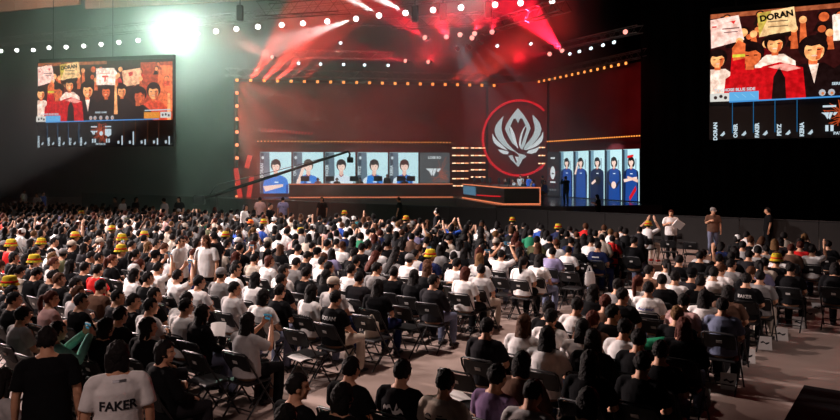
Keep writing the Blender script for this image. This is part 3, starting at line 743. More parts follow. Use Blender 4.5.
for jb in ind:
    ex = jb['ex']; sit = jb['sit']
    who = (HAIRW[jb['hair']] if not ex.get('hat') else {'bucket': ex.get('hatcol', '')+'-hatted', 'cap': ex.get('hatcol', '')+'-capped', 'headphones': 'headphone-wearing'}[ex['hat']])
    top = jb['top'] + (' jacket' if jb['sleeve'] == 'long' else ' T-shirt')
    if sit:
        b, r = jb['row']
        tail = '%s from the %s aisle, %s row of %s' % (nth(jb['rank']), 'middle' if b == 'main block' else 'outer', nth(r), b)
        label = '%s person in %s, %s, %s' % (who, top, POSEW[jb['pose']], tail) if jb['pose'] in POSEW else '%s person in %s, %s' % (who, top, tail)
        if len(label.replace(',', '').split()) > 16: label = '%s person in %s, %s' % (who, top, tail)
    else: label = ex['label']
    if sit: rz = -TH + RND.uniform(-0.14, 0.14)
    else: rz = facing_rz(ex.get('facing'), jb['p'])
    near = jb['p'].y < 15.5
    jb['obj'] = add_person(jb['p'], rz, jb['pose'], jb['hair'], ex.get('haircol', 'black'), jb['top'], jb['sleeve'], jb.get('legs') or RND.choice(['black', 'black', 'charcoal', 'navy', 'blue-grey', 'beige']),
                 ex.get('hat'), ex.get('hatcol', 'yellow'), 1.0 if not sit or (jb['ex'].get('print') or near) else RND.uniform(0.95, 1.04), 0 if near else 1, label,
                 'seated spectators' if sit else None)
    if ex.get('sleeve_top'):
        J = POSES[jb['pose']]; S, E, W, hd, hu, k = arm_pts(J, -1)
        mb = MB(); mb.loft([S.lerp(E, 0.1), S.lerp(E, 0.5), E, E.lerp(W, 0.5), W], [0.074, 0.073, 0.068, 0.060, 0.049], 14)
        q = link('sleeve', mb.mesh('sleeve', [M_CLOTH], True), [c for c in jb['obj'].children if c.name.startswith(('shirt', 'jacket'))][0]); q.color = (*C[ex['sleeve_top']], 1); q['label'] = 'green sleeve'
    pr = ex.get('print')
    if pr:
        lod = 0 if near else 1
        arc = [(0.9*math.cos(a), 0.9*math.sin(a)) for a in [0.3+2.5*i/10 for i in range(11)]] + [(0.6*math.cos(a), 0.6*math.sin(a)) for a in [2.8-2.5*i/10 for i in range(11)]]
        bar = [(-1, -0.18), (1, -0.18), (1, 0.18), (-1, 0.18)]
        def scrawl(seed, n, w, h, t):            # handwriting that cannot be read: one zigzag stroke
            q = random.Random(seed); up = [(-w + 2*w*i/n, q.uniform(-h, h)) for i in range(n+1)]
            return [(x, z+t) for x, z in up] + [(x+t*0.6, z-t) for x, z in reversed(up)]
        items = {
         'tour': [(arc, -0.075, 0.875, 0.045, M_PRINT, 1), (bar, -0.075, 0.860, 0.04, M_PRINT, 1), (bar, 0.045, 0.910, 0.025, M_PRINT, 1), (bar, 0.06, 0.885, 0.05, M_PRINT, 1), (bar, 0.06, 0.860, 0.055, M_PRINT, 1), (bar, 0.055, 0.835, 0.05, M_PRINT, 1)],
         'faint': [(arc, -0.06, 0.80, 0.06, M_BLACKMETAL, 1), (bar, 0.05, 0.78, 0.05, M_BLACKMETAL, 1)],
         'script': [(scrawl(3, 9, 1, 0.45, 0.14), -0.02, 0.87, 0.10, M_PRINTW, 1), (scrawl(5, 4, 0.5, 0.8, 0.2), 0.05, 0.80, 0.08, M_PRINTW, 1), (scrawl(6, 6, 0.8, 0.3, 0.12), -0.03, 0.79, 0.06, M_PRINTO, 1)],
         'bar': [(bar, -0.02, 0.87, 0.06, M_PRINT, 0.4)],
         'blue': [(scrawl(8, 14, 1, 0.16, 0.06), 0, 0.86, 0.12, M_PRINTB, 1)],
         'name': [('FAKER', 0, 0.89, 0.075, M_PRINTW, 1)], 'name2': [('DORAN', 0, 0.89, 0.075, M_PRINTW, 1)], 'name2b': [('DORAN', 0.0, 0.80, 0.075, M_PRINT, 1)],
         'orange': [('KERIA', 0.0, 0.84, 0.085, M_PRINTO, 1)], 'scrawl': [(scrawl(11, 8, 1, 0.5, 0.13), 0, 0.89, 0.10, M_PRINTW, 1), (scrawl(12, 6, 1, 0.5, 0.13), 0.03, 0.81, 0.08, M_PRINTW, 1)], 'round': [(arc, 0, 0.84, 0.07, M_STEEL, 1), (bar, 0, 0.82, 0.05, M_STEEL, 1)],
         'name3': [(bar, 0, 0.90, 0.09, M_PRINTW, 1)], 'name4': [(bar, 0, 0.92, 0.07, M_PRINTW, 1)], 'strap': [([(-1, 1.2), (-0.7, 1.2), (1, -1.2), (0.7, -1.2)], 0, 0.82, 0.15, M_PRINT, 1)],
         'big': [('FAKER', 0, 0.80, 0.10, M_PRINT, 0.95), (bar, 0.01, 0.985, 0.05, M_STEEL, 1)],
        }[pr]
        print_on_back(jb['obj'], items, jb['pose'], jb['sleeve'], lod)

# phones held up
def phone_mesh():
    mb = MB(); mb.rbox((0, 0, 0), (0.150, 0.009, 0.074), 0.004)
    a = mb.mesh('phone', [M_BLACK]); mb = MB(); mb.box((0, -0.0055, 0), (0.138, 0.002, 0.064)); mb.box((0.01, -0.007, 0.005), (0.06, 0.002, 0.03), 1)
    return a, mb.mesh('phone_screen', [emit(srgb(60, 130, 155), 0.6), emit(srgb(30, 50, 80), 0.6)])
PH, PHS = phone_mesh()
PHW = {'white': 'person in white', 'black': 'person in black'}
for jb in ind:
    if jb['pose'] not in ('phone', 'over', 'shoot'): continue
    J = POSES[jb['pose']]; o = jb['obj']
    pos = J['T'](0, 0.36+0.012, 1.155) if jb['pose'] == 'phone' else J['T'](0, 0.255, 1.385)
    M = Matrix.Translation(o.location) @ Matrix.Rotation(o.rotation_euler.z, 4, 'Z') @ Matrix.Diagonal((*o.scale, 1)) @ Matrix.Translation(pos)
    ph = link('phone', PH, None, mw=M); link('screen', PHS, ph)
    b, r = jb['row']
    tag(ph, 'lit phone held up by person in %s, %s from aisle, %s row, %s' % (jb['top'], nth(jb['rank']), nth(r), b), 'phone', 'phones held up to film')

# ------------------------------------------------------------------ the chairs
seats = [(jb['p'], jb) for jb in jobs if jb['sit']] + [(p, None) for p in empties]
seats.sort(key=lambda s: s[0].y - (6.0 if s[1] is None else 0))
N_CH = 285
crow = {}
for p, jb in seats[:N_CH]:
    u, v = to_uv(p.x, p.y); crow.setdefault((block_of(u), max(1, int(round((v-2.9)/ROW)))), []).append((u, p, jb))
for (b, r), lst in sorted(crow.items()):
    lst.sort(key=lambda t: -t[0])
    for k, (u, p, jb) in enumerate(lst):
        nm = 'empty black folding chair' if jb is None else 'folding chair under %s %s' % (jb['top'], 'jacket' if jb['sleeve'] == 'long' else 'T-shirt')
        add_chair(p, -TH + RND.uniform(-0.05, 0.05), p.y < 15.0 or (jb is None and p.y < 19), '%s, %s from aisle, %s row of %s' % (nm, nth(k+1), nth(r), b), 'folding chairs')

def low_chair():
    mb = MB()
    mb.box((0, 0.03, 0.445), (0.42, 0.40, 0.03)); mb.box((0, -0.16, 0.70), (0.40, 0.02, 0.20), R=Matrix.Rotation(D(18), 3, 'X'))
    for s in (-1, 1):
        for a, b in (((s*0.225, 0.30, 0), (s*0.225, -0.17, 0.80)), ((s*0.2, -0.20, 0), (s*0.2, 0.2, 0.43))):
            mb.loft([a, b], [0.012, 0.012], 3, cap=False)
    mb.box((0, -0.185, 0.705), (0.07, 0.004, 0.035), 1, R=Matrix.Rotation(D(18), 3, 'X'))
    return mb
def batch(name, items, mats):
    """items = (MB, matrix, colours per material index); one mesh with a tint attribute"""
    V, FC, T = [], [], []; nv = 0
    cache = {}
    for mb, M, cols in items:
        if id(mb) not in cache: cache[id(mb)] = np.array(mb.v, dtype=float)
        a = cache[id(mb)]; m = np.array(M)
        V.append(a @ m[:3, :3].T + m[:3, 3])
        for f, k in zip(mb.f, mb.m):
            FC.append([nv+i for i in f]); T += [cols[k]]*len(f)
        nv += len(a)
    me = bpy.data.meshes.new(name); me.from_pydata(np.concatenate(V).tolist(), [], FC)
    at_ = me.color_attributes.new('tint', 'FLOAT_COLOR', 'CORNER')
    at_.data.foreach_set('color', np.array([(*c, 1) for c in T], dtype=np.float32).ravel())
    me.polygons.foreach_set('use_smooth', [True]*len(me.polygons))
    for x in mats: me.materials.append(x)
    me.update(); return me
M_TINT = mat('tinted_cloth', (0.5, 0.5, 0.5), 0.8, spec=0.15, attr=True)
def low_person(pose, hair, sleeve, hat):
    J = POSES[pose]; T = J['T']; mb = MB(); sd = J['R'] @ Vector((1, 0, 0))
    mb.loft([T(0, 0, 0.48), T(0, -0.01, 0.70), T(0, -0.02, 0.90), T(0, -0.022, 1.0)], [(0.19, 0.14), (0.175, 0.13), (0.185, 0.13), (0.16, 0.09)], 8, 1, side=sd)
    mb.loft([T(0, -0.02, 1.0), T(0, -0.01, 1.10)], [0.055, 0.05], 6, 0, cap=False)
    M = J['head']; R = M.to_3x3()
    mb.ball(M @ Vector((0, 0.006, 0)), (0.074, 0.088, 0.112), 8, 6, 0, R)
    mb.ball(M @ Vector((0, 0.095, -0.02)), (0.014, 0.016, 0.02), 5, 4, 0, R)
    top = {'short': (0, -0.022, 0.034), 'bob': (0, -0.028, 0.01), 'long': (0, -0.028, 0.015), 'tail': (0, -0.022, 0.034), 'bun': (0, -0.022, 0.034)}[hair]
    mb.ball(M @ Vector(top), (0.092, 0.098, 0.106 if hair in ('short', 'tail', 'bun') else 0.125), 9, 7, 2, R)
    if hair == 'long': mb.loft([M @ Vector((0, -0.05, 0)), M @ Vector((0, -0.09, -0.16)), M @ Vector((0, -0.13, -0.36))], [(0.098, 0.05), (0.10, 0.045), (0.07, 0.025)], 7, 2, side=R @ Vector((1, 0, 0)))
    if hair == 'tail': mb.loft([M @ Vector((0, -0.1, 0.05)), M @ Vector((0, -0.16, -0.05)), M @ Vector((0, -0.14, -0.25))], [0.03, 0.04, 0.02], 6, 2)
    if hat:
        lm = MB(); lathe(lm, [(0.001, 0.175), (0.09, 0.16), (0.108, 0.07), (0.142, 0.012), (0.106, 0.05)], 10) if hat == 'bucket' else lathe(lm, [(0.001, 0.155), (0.075, 0.13), (0.102, 0.06), (0.103, 0.02)], 10)
        mb.add([M @ Vector(v) for v in lm.v], lm.f, 4)
        if hat == 'bucket':
            lm = MB(); lathe(lm, [(0.106, 0.10), (0.117, 0.06)], 10); mb.add([M @ Vector(v) for v in lm.v], lm.f, 5)
    for s in (-1, 1):
        S, E, W, hd, hu, k = arm_pts(J, s)
        c = S.lerp(E, 0.8)
        mb.loft([T(s*0.10, -0.02, 0.985), S, c], [0.06, 0.072, 0.066], 6, 1)
        mb.loft([c, E, W], [0.05, 0.045, 0.03], 6, 1 if sleeve == 'long' else 0)
        mb.loft([W, W+hd.normalized()*0.09, W+hd.normalized()*0.17], [(0.035, 0.02), (0.042, 0.02), (0.03, 0.012)], 6, 0)
    for L in legs_of(J):
        mb.loft(L, [0.10, 0.09, 0.072, 0.065, 0.05], 6, 3)
        a = L[4]; mb.loft([a+Vector((0, -0.04, -0.05)), a+Vector((0, 0.15, -0.06))], [0.035, 0.03], 5, 5)
    return mb
LOWP = {}
items = []
for jb in rest:
    hat = jb['ex'].get('hat') if jb['ex'].get('hat') != 'headphones' else None
    key = (jb['pose'], jb['hair'], jb['sleeve'], hat)
    if key not in LOWP: LOWP[key] = low_person(*key)
    s = RND.uniform(0.95, 1.04)
    M = Matrix.Translation(jb['p']) @ Matrix.Rotation(-TH + RND.uniform(-0.2, 0.2), 4, 'Z') @ Matrix.Scale(s, 4)
    sk = RND.uniform(0.85, 1.1)
    items.append((LOWP[key], M, [(0.62*sk, 0.36*sk, 0.25*sk), C[jb['top']], HC[jb['ex'].get('haircol', 'black')], C[RND.choice(['black', 'charcoal', 'navy', 'beige'])], C[jb['ex'].get('hatcol', 'yellow')], C['red'] if hat == 'bucket' else C['charcoal']]))
o = link('crowd', batch('crowd', items, [M_TINT]))
tag(o, 'seated crowd filling the rows farther from the camera, up to the pit before the stage', 'crowd', kind='stuff')
LC = low_chair()
o = link('distant_chairs', batch('distant_chairs', [(LC, Matrix.Translation(p) @ Matrix.Rotation(-TH, 4, 'Z'), [(0.012, 0.012, 0.013), (0.5, 0.47, 0.45)]) for p, _ in seats[N_CH:]], [M_TINT]))
tag(o, 'rows of black folding chairs under the far part of the crowd', 'chairs', kind='stuff')
print('PEOPLE', len(PEOPLE), 'rest', len(rest), 'chairs', len(CHAIRS), 'more', len(seats)-N_CH, 'far limit', ind[-1]['p'].y)
# ------------------------------------------------------------------ the hall
def slab(name, mb, m, kind='structure', label=None, cat=None):
    o = link(name, mb.mesh(name, m if isinstance(m, list) else [m])); tag(o, label, cat, kind=kind); return o
M_FLOOR = mat('concrete', srgb(168, 150, 142), 0.75, spec=0.2, bump=0.12, bscale=3.0, var=0.22, vscale=0.7)
mb = MB(); mb.box((-8, 33, -0.1), (110, 84, 0.2)); slab('floor', mb, M_FLOOR)
mb = MB(); mb.box((-8, 33, 21.1), (110, 84, 0.2)); slab('ceiling', mb, M_WALL)
mb = MB(); mb.box((-8, 74, 10.5), (110, 0.4, 21)); slab('wall_back', mb, M_WALL)
mb = MB(); mb.box((-62, 33, 10.5), (0.4, 84, 21)); slab('wall_left', mb, M_WALL)
mb = MB(); mb.box((46, 33, 10.5), (0.4, 84, 21)); slab('wall_right', mb, M_WALL)
# black drape beside the stage and riser by the camera
mb = MB(); n = 120
a, b = Vector((13.62, 43.2, 0)), Vector((42, 24, 0)); d = (b-a)/n; nn = Vector((d.y, -d.x, 0)).normalized()
pts = [a + d*i + nn*(0.12*math.sin(i*1.9)) for i in range(n+1)]
vs = [(p.x, p.y, z) for p in pts for z in (0, 19)]
mb.add(vs, [(2*i, 2*i+2, 2*i+3, 2*i+1) for i in range(n)])
mb.add([(p.x+nn.x*-0.05, p.y-nn.y*0.05, z) for p in pts for z in (0, 19)], [(2*i, 2*i+1, 2*i+3, 2*i+2) for i in range(n)])
o = link('stage_curtain', mb.mesh('stage_curtain', [M_DRAPE], True)); tag(o, 'tall black pleated curtain closing the hall beside the stage, behind the big screen', 'curtain')
mb = MB(); P = [uv(-1.22, -1), uv(4.5, -1), uv(4.5, 9.6), uv(-1.22, 9.6)]
mb.prism([(p.x, p.y) for p in P], 0, 0.42); slab('riser', mb, M_DRAPE, None, 'low black riser at the edge of the aisle in the bottom corner', 'riser')
# black barrier before the pit, in panels
M_BARR = mat('barrier_black', (0.010, 0.009, 0.009), 0.7, var=0.15, vscale=2)
def barricade(u0, u1, v, label):
    o = empty('barrier', uv((u0+u1)/2, v), -TH, label, 'barrier', 'black barrier panels along the pit')
    w = u1-u0
    mb = MB(); mb.box((0, 0, 0.62), (w-0.02, 0.05, 1.22)); link('panel', mb.mesh('barrier_panel', [M_BARR]), o)
    mb = MB(); mb.rbox((0, 0, 1.245), (w-0.01, 0.09, 0.04), 0.01); link('top_rail', mb.mesh('barrier_rail', [M_BLACKMETAL]), o)
    for s in (-1, 1):
        mb = MB(); mb.rbox((s*(w/2-0.1), 0.28, 0.015), (0.08, 0.56, 0.03), 0.01); mb.loft([(s*(w/2-0.1), 0.5, 0.03), (s*(w/2-0.1), 0.03, 1.0)], [0.02, 0.02], 6); link('brace', mb.mesh('barrier_brace', [M_BLACKMETAL]), o)
for i in range(21):
    u1 = 2.0 - i*2.5
    if u1 > -8 or True: barricade(u1-2.5, u1, 27.1, 'black barrier panel, %s from the curtain end of the row before the pit' % nth(i+1))

# ------------------------------------------------------------------ the stage
WA, WB = Vector((-13.9, 52.15, 0)), Vector((5.31, 55.5, 0))
WC, WD = Vector((9.63, 53.5, 0)), Vector((13.75, 43.5, 0))
def on_line(px, A, B):      # point of the wall line A-B seen at column px
    k = (px-420.0)/F; d = B-A
    t = (k*A.y - A.x)/(d.x - k*d.y); return A + d*t
def zof(p, py): return H + (CY-py)*p.y/F
DECK = 0.9
M_DECK = mat('stage_deck', (0.012, 0.012, 0.014), 0.18, spec=0.5)
M_REDWALL = mat('stage_cloth', (0.16, 0.022, 0.026), 0.9, spec=0.05, var=0.35, vscale=0.35)
M_FASC = mat('stage_fascia', (0.10, 0.045, 0.045), 0.6, spec=0.2, var=0.2, vscale=0.5)
mb = MB()
front = [(-16.0, 49.0), (2.6, 49.9), (4.3, 40.1), (8.2, 39.2), (14.2, 41.0)]
back = [(14.6, 44.5), (10.2, 54.6), (5.4, 56.6), (-16.0, 53.0)]
mb.prism(front + back, 0, DECK, 1)
mb.prism(front + back, DECK, DECK+0.012, 0)
o = link('stage_platform', mb.mesh('stage_platform', [M_DECK, M_FASC])); tag(o, 'raised black stage with a glossy deck, running below all the player screens', 'stage')

def wall_strip(name, A, B, z0, z1, m, label, cat, th=0.25):
    d = (B-A); L = d.length; rz = math.atan2(d.y, d.x); c = (A+B)/2
    mb = MB(); mb.box((0, th/2, 0), (L, th, z1-z0))
    o = link(name, mb.mesh(name, [m]), None, (c.x, c.y, (z0+z1)/2), rz); tag(o, label, cat); return o
def back_of(A, B, off):
    d = (B-A).normalized(); n = Vector((-d.y, d.x, 0)); return A + n*off, B + n*off
for A, B, nm in ((WA, WB, 'broad red-lit backdrop above the portraits of the players'), (WB, WC, 'dark red backdrop behind the silver emblem'), (WC, WD, 'side backdrop above the narrow portraits, ending at the black curtain')):
    A2, B2 = back_of(A, B, 0.30)
    wall_strip('stage_backdrop', A2, B2, DECK+0.012, 9.75, M_REDWALL, nm, 'backdrop')

def picture(c, s):
    """screen colour with the mottle of a filmed image"""
    key = 'picture_%.3f_%.3f_%.3f' % c
    if key in MATS: return MATS[key]
    m = emit(c, s+0.0001).copy(); nt = m.node_tree; b = nt.nodes['Principled BSDF']
    tc = nt.nodes.new('ShaderNodeTexCoord'); nz = nt.nodes.new('ShaderNodeTexNoise'); nz.inputs['Scale'].default_value = 5.0; nz.inputs['Detail'].default_value = 6
    rp = nt.nodes.new('ShaderNodeValToRGB'); rp.color_ramp.elements[0].position = 0.38; rp.color_ramp.elements[1].position = 0.66
    rp.color_ramp.elements[0].color = (c[0]*0.66, c[1]*0.55, c[2]*0.5, 1); rp.color_ramp.elements[1].color = (min(1, c[0]*1.2), min(1, c[1]*1.18), min(1, c[2]*1.15), 1)
    nt.links.new(tc.outputs['Object'], nz.inputs['Vector']); nt.links.new(nz.outputs['Fac'], rp.inputs['Fac']); nt.links.new(rp.outputs['Color'], b.inputs['Emission Color'])
    m.cycles.emission_sampling = 'NONE'; MATS[key] = m
    return m
# --- portrait screens -------------------------------------------------
SKIN1, SKIN2, SKINS = srgb(238, 205, 190), srgb(225, 185, 168), srgb(190, 140, 125)
def ell(cx, cz, rx, rz, n=20, a0=0, a1=360):
    return [(cx+rx*math.cos(math.radians(a0+(a1-a0)*i/n)), cz+rz*math.sin(math.radians(a0+(a1-a0)*i/n))) for i in range(n + (0 if a1-a0 == 360 else 1))]
def emits(cols, s, grain=False): return [emit(c, s) if not grain else picture(c, s) for c in cols]
def portrait(w, h, jersey, accent, hairc, pose, seed, narrow=False):
    """half-length figure drawn on a screen: (points, layer, colour)"""
    r = random.Random(seed); out = []
    cx = w*(0.52 + r.uniform(-0.03, 0.05)); k = h/3.2*1.28 if not narrow else h/4.2
    hz = h*0.68 if not narrow else h*0.77
    out.append(([(0, 0), (w*0.34, 0), (w*0.30, h), (0, h)], 1, srgb(88, 108, 122) if not narrow else srgb(110, 150, 168)))
    if narrow: out.append((ell(cx, hz-0.12*k, 0.34*k, 0.42*k), 3, hairc))
    out.append(([(w*0.0, 0), (w*0.14, 0), (w*0.12, h), (0, h)], 2, srgb(44, 58, 72)))
    sh = 0.72*k; zb = hz - 0.62*k
    out.append(([(cx-0.13*k, zb-0.1*k), (cx+0.13*k, zb-0.1*k), (cx+0.11*k, hz-0.2*k), (cx-0.11*k, hz-0.2*k)], 4, SKIN2))
    body = [(cx-sh, 0), (cx-sh*1.05, zb-0.55*k), (cx-sh*0.93, zb-0.22*k), (cx-0.40*k, zb-0.02*k), (cx-0.13*k, zb+0.06*k), (cx, zb-0.08*k), (cx+0.13*k, zb+0.06*k), (cx+0.40*k, zb-0.02*k), (cx+sh*0.93, zb-0.22*k), (cx+sh*1.05, zb-0.55*k), (cx+sh, 0)]
    out.append((body, 5, jersey))
    out.append(([(cx-sh, 0), (cx-sh*1.05, zb-0.55*k), (cx-sh*0.93, zb-0.22*k), (cx-0.42*k, zb-0.03*k), (cx-0.50*k, zb-0.7*k), (cx-0.55*k, 0)], 6, accent))
    out.append(([(cx+sh, 0), (cx+sh*1.05, zb-0.55*k), (cx+sh*0.93, zb-0.22*k), (cx+0.50*k, zb-0.06*k), (cx+0.56*k, zb-0.7*k), (cx+0.60*k, 0)], 6, accent))
    out.append(([(cx-0.15*k, zb+0.05*k), (cx, zb-0.10*k), (cx+0.15*k, zb+0.05*k), (cx+0.12*k, zb+0.10*k), (cx, zb-0.03*k), (cx-0.12*k, zb+0.10*k)], 7, srgb(150, 40, 40)))
    out.append(([(cx-0.08*k, zb-0.42*k), (cx+0.16*k, zb-0.42*k), (cx+0.16*k, zb-0.36*k), (cx-0.08*k, zb-0.36*k)], 7, srgb(230, 240, 245)))
    out.append((ell(cx, hz+0.03*k, 0.30*k, 0.37*k), 7, hairc))
    out.append((ell(cx+0.01*k, hz-0.06*k, 0.215*k, 0.285*k), 8, SKIN1))
    out.append(([(cx-0.28*k, hz-0.08*k), (cx-0.20*k, hz+0.06*k), (cx-0.05*k, hz+0.02*k), (cx+0.08*k, hz+0.08*k), (cx+0.19*k, hz+0.03*k), (cx+0.28*k, hz-0.10*k), (cx+0.25*k, hz+0.28*k), (cx, hz+0.39*k), (cx-0.25*k, hz+0.28*k)], 9, hairc))
    for s in (-1, 1): out.append((ell(cx+s*0.09*k, hz-0.04*k, 0.038*k, 0.018*k, 8), 9, (0.02, 0.012, 0.012)))
    out.append(([(cx-0.02*k, hz-0.15*k), (cx+0.03*k, hz-0.15*k), (cx+0.01*k, hz-0.06*k)], 9, SKIN2))
    out.append((ell(cx, hz-0.21*k, 0.06*k, 0.016*k, 8), 9, srgb(190, 95, 95)))
    if pose == 'chest':
        out.append(([(cx-sh*1.05, zb-0.62*k), (cx-sh*0.86, zb-0.95*k), (cx+0.42*k, zb-0.66*k), (cx+0.44*k, zb-0.50*k)], 8, SKIN1))
    elif pose == 'face':
        out.append(([(cx-sh*1.02, zb-0.5*k), (cx-sh*0.72, zb-0.5*k), (cx-0.20*k, hz-0.08*k), (cx-0.34*k, hz+0.02*k)], 10, SKIN1))
    elif pose == 'cross':
        out.append(([(cx-sh, zb-0.85*k), (cx-sh*0.9, zb-1.10*k), (cx+sh*0.8, zb-0.80*k), (cx+sh*0.8, zb-0.62*k)], 8, SKIN1))
        out.append(([(cx+sh, zb-0.85*k), (cx+sh*0.9, zb-1.10*k), (cx-sh*0.5, zb-0.72*k), (cx-sh*0.45, zb-0.58*k)], 9, SKIN2))
    elif pose == 'ball':
        out.append((ell(cx+0.05*k, zb-1.0*k, 0.36*k, 0.36*k), 9, (0.012, 0.012, 0.016)))
        out.append(([(cx-sh*0.9, zb-1.25*k), (cx-sh*0.7, zb-1.4*k), (cx-0.1*k, zb-1.1*k), (cx-0.2*k, zb-0.9*k)], 10, SKIN1))
    elif pose == 'clasp':
        out.append((ell(cx, zb-1.35*k, 0.24*k, 0.30*k), 9, SKIN1))
        for s in (-1, 1): out.append(([(cx+s*sh*1.0, zb-0.9*k), (cx+s*sh*0.7, zb-1.0*k), (cx+s*0.1*k, zb-1.5*k), (cx+s*0.3*k, zb-1.6*k)], 8, (0.012, 0.015, 0.03)))
    if narrow: out = [(pts if l < 3 else [(cx+(x-cx)*1.28, z) for x, z in pts], l, c) for pts, l, c in out]
    return out
def shapes_to_mesh(shapes, name, strength, clip=None, grain=False):
    mb = MB(); cols = []
    for pts, layer, c in shapes:
        if c not in cols: cols.append(c)
        if clip: pts = [(min(max(x, clip[0]), clip[1]), min(max(z, clip[2]), clip[3])) for x, z in pts]
        mb.poly(pts, -0.012-0.006*layer, cols.index(c))
    return mb.mesh(name, emits(cols, strength, grain))
def screen_panel(px0, px1, A, B, z0, z1, bg, label, group):
    p, q = on_line(px0, A, B), on_line(px1, A, B); d = q-p; w = d.length; rz = math.atan2(d.y, d.x)
    o = empty('led_screen', (p.x, p.y, z0), rz, label, 'screen', group); h = z1-z0
    mb = MB(); mb.box((w/2, 0.11, h/2), (w, 0.18, h)); link('cabinet', mb.mesh('screen_cabinet', [M_BLACK]), o)
    mb = MB(); mb.box((w/2, 0.0, h/2), (w-0.04, 0.02, h-0.04)); link('display', mb.mesh('screen_display', [emit(bg, 1.25, True)]), o)
    return o, w-0.04, h-0.04
LS = 1.25
PALE = srgb(186, 224, 230)
NAMES = ['DORAN', 'ONER', 'FAKER', 'PEYZ', 'KERIA']
lspec = [(260, 291.5, 'chest', 'folded arm across a blue jersey'), (293, 323.5, 'face', 'hand at the cheek'), (325, 355.5, 'cross', 'head dipped behind the crane'), (357.5, 388, 'front', 'blue and white jersey, face front'), (389.5, 418.5, 'turn', 'blue jersey, head tilted')]
JB, JW = srgb(36, 120, 205), srgb(205, 220, 230)
for i, (a, b, pose, ds) in enumerate(lspec):
    z0 = 1.12
    o, w, h = screen_panel(a, b, WA, WB, z0, 4.27, PALE, 'wide portrait screen, %s from the crane end, %s' % (nth(i+1), ds), 'wide portrait screens')
    sh = portrait(w, h, JB if i != 2 else JW, JB if i in (0,) else JW, srgb(38, 26, 24) if i != 4 else srgb(70, 40, 34), pose, 3+i)
    link('portrait', shapes_to_mesh(sh, 'portrait', LS, (0.03, w, 0.02, h)), o)
    mb = MB(); put_text(mb, NAMES[i], w*0.07, h*0.56, 0.30, -0.09, 0, math.pi/2, 0.03)
    link('name_lettering', mb.mesh('name', [emit(srgb(215, 230, 235), 1.0)]), o)
    mb = MB(); put_text(mb, 'T1', w*0.80, h*0.86, 0.17, -0.09); link('corner_lettering', mb.mesh('corner', [emit(srgb(215, 230, 235), 1.0)]), o)
    mb = MB(); mb.poly(ell(w*0.09, h*0.87, 0.10, 0.13, 6), -0.09); link('role_mark', mb.mesh('role_mark', [emit(srgb(215, 230, 235), 1.0)]), o)
rspec = [(560.0, 573.3, 'front', 'head tilted, crew member standing before it'), (574.3, 588.6, 'face', 'hand beside the face'), (589.6, 604.6, 'ball', 'dark sleeve held before the chest'), (605.6, 622.0, 'clasp', 'hands clasped at the waist'), (623.0, 639.5, 'cross', 'red headband, arms crossed')]
for i, (a, b, pose, ds) in enumerate(rspec):
    o, w, h = screen_panel(a, b, WC, WD, 0.95, 4.27, PALE, 'narrow portrait screen, %s from the emblem, %s' % (nth(i+1), ds), 'narrow portrait screens')
    sh = portrait(w, h, srgb(26, 66, 138) if i != 2 else srgb(22, 34, 62), srgb(14, 30, 66), srgb(24, 18, 20), pose, 20+i, True)
    if i == 4: sh.append(([(w*0.34, h*0.83), (w*0.72, h*0.86), (w*0.72, h*0.90), (w*0.34, h*0.88)], 11, srgb(215, 25, 30))); sh.append(([(w*0.5, 0.02), (w*0.9, h*0.22), (w*0.85, h*0.3), (w*0.45, h*0.08)], 11, srgb(190, 20, 30)))
    link('portrait', shapes_to_mesh(sh, 'portrait', LS, (0.03, w, 0.02, h)), o)
    mb = MB(); mb.poly([(w*0.84, h*0.62), (w*0.92, h*0.62), (w*0.92, h*(0.80+0.02*(i % 3))), (w*0.84, h*(0.80+0.02*(i % 3)))], -0.10)
    link('name_strip', mb.mesh('name', [emit(srgb(170, 200, 215), 0.8)]), o)
def cracks(w, h, cx, cz, seed, n=26):
    r = random.Random(seed); out = []
    for _ in range(n):
        x, z = cx + r.uniform(-0.1, 0.1)*w, cz + r.uniform(-0.1, 0.1)*h; a = r.uniform(0, 6.28)
        for _s in range(r.randint(2, 5)):
            L = r.uniform(0.06, 0.16)*w; a += r.uniform(-0.8, 0.8); x2, z2 = x+L*math.cos(a), z+L*math.sin(a)
            if not (0.03 < x2 < w-0.03 and 0.03 < z2 < h-0.03): break
            nx, nz = -math.sin(a)*0.012, math.cos(a)*0.012
            out.append([(x-nx, z-nz), (x2-nx, z2-nz), (x2+nx, z2+nz), (x+nx, z+nz)]); x, z = x2, z2
    return out
def team_marks(w, h, wing, cx, cz, s):
    """the winged team mark, as polygons"""
    q = [[(-1.0, 0.42), (0.02, 0.42), (-0.02, 0.30), (-0.62, 0.22), (-0.30, -0.02), (0.05, -0.45), (0.30, 0.10), (0.20, 0.26), (0.30, 0.42), (0.62, 0.42), (0.16, -0.50), (-0.10, -0.62), (-0.55, 0.05), (-1.0, 0.42)],
         [(0.42, 0.05), (0.52, -0.22), (0.95, 0.42), (0.72, 0.42)]]
    r = [[(-0.95, 0.42), (-0.05, 0.42), (-0.22, -0.5), (-0.5, 0.06)], [(0.02, 0.42), (0.42, 0.42), (0.05, -0.5), (-0.14, -0.3)], [(0.52, 0.42), (0.95, 0.42), (0.62, 0.0), (0.40, 0.10)]]
    return [[(cx+x*s, cz+z*s) for x, z in p] for p in r]
o, w, h = screen_panel(419.5, 450, WA, WB, 1.12, 4.27, srgb(70, 76, 78), 'grey team screen with a white winged mark and orange cracks', 'team screens')
mb = MB()
for p in cracks(w, h, w*0.75, h*0.45, 5, 34): mb.poly(p, -0.02)
link('crack_pattern', mb.mesh('crack_pattern', [emit(srgb(190, 105, 85), 0.8)]), o)
mb = MB()
for p in team_marks(w, h, 0, w*0.46, h*0.52, w*0.27): mb.poly(p, -0.03)
link('team_mark', mb.mesh('team_mark', [emit(srgb(225, 235, 238), 1.0), emit(srgb(110, 120, 124), 0.8)]), o)
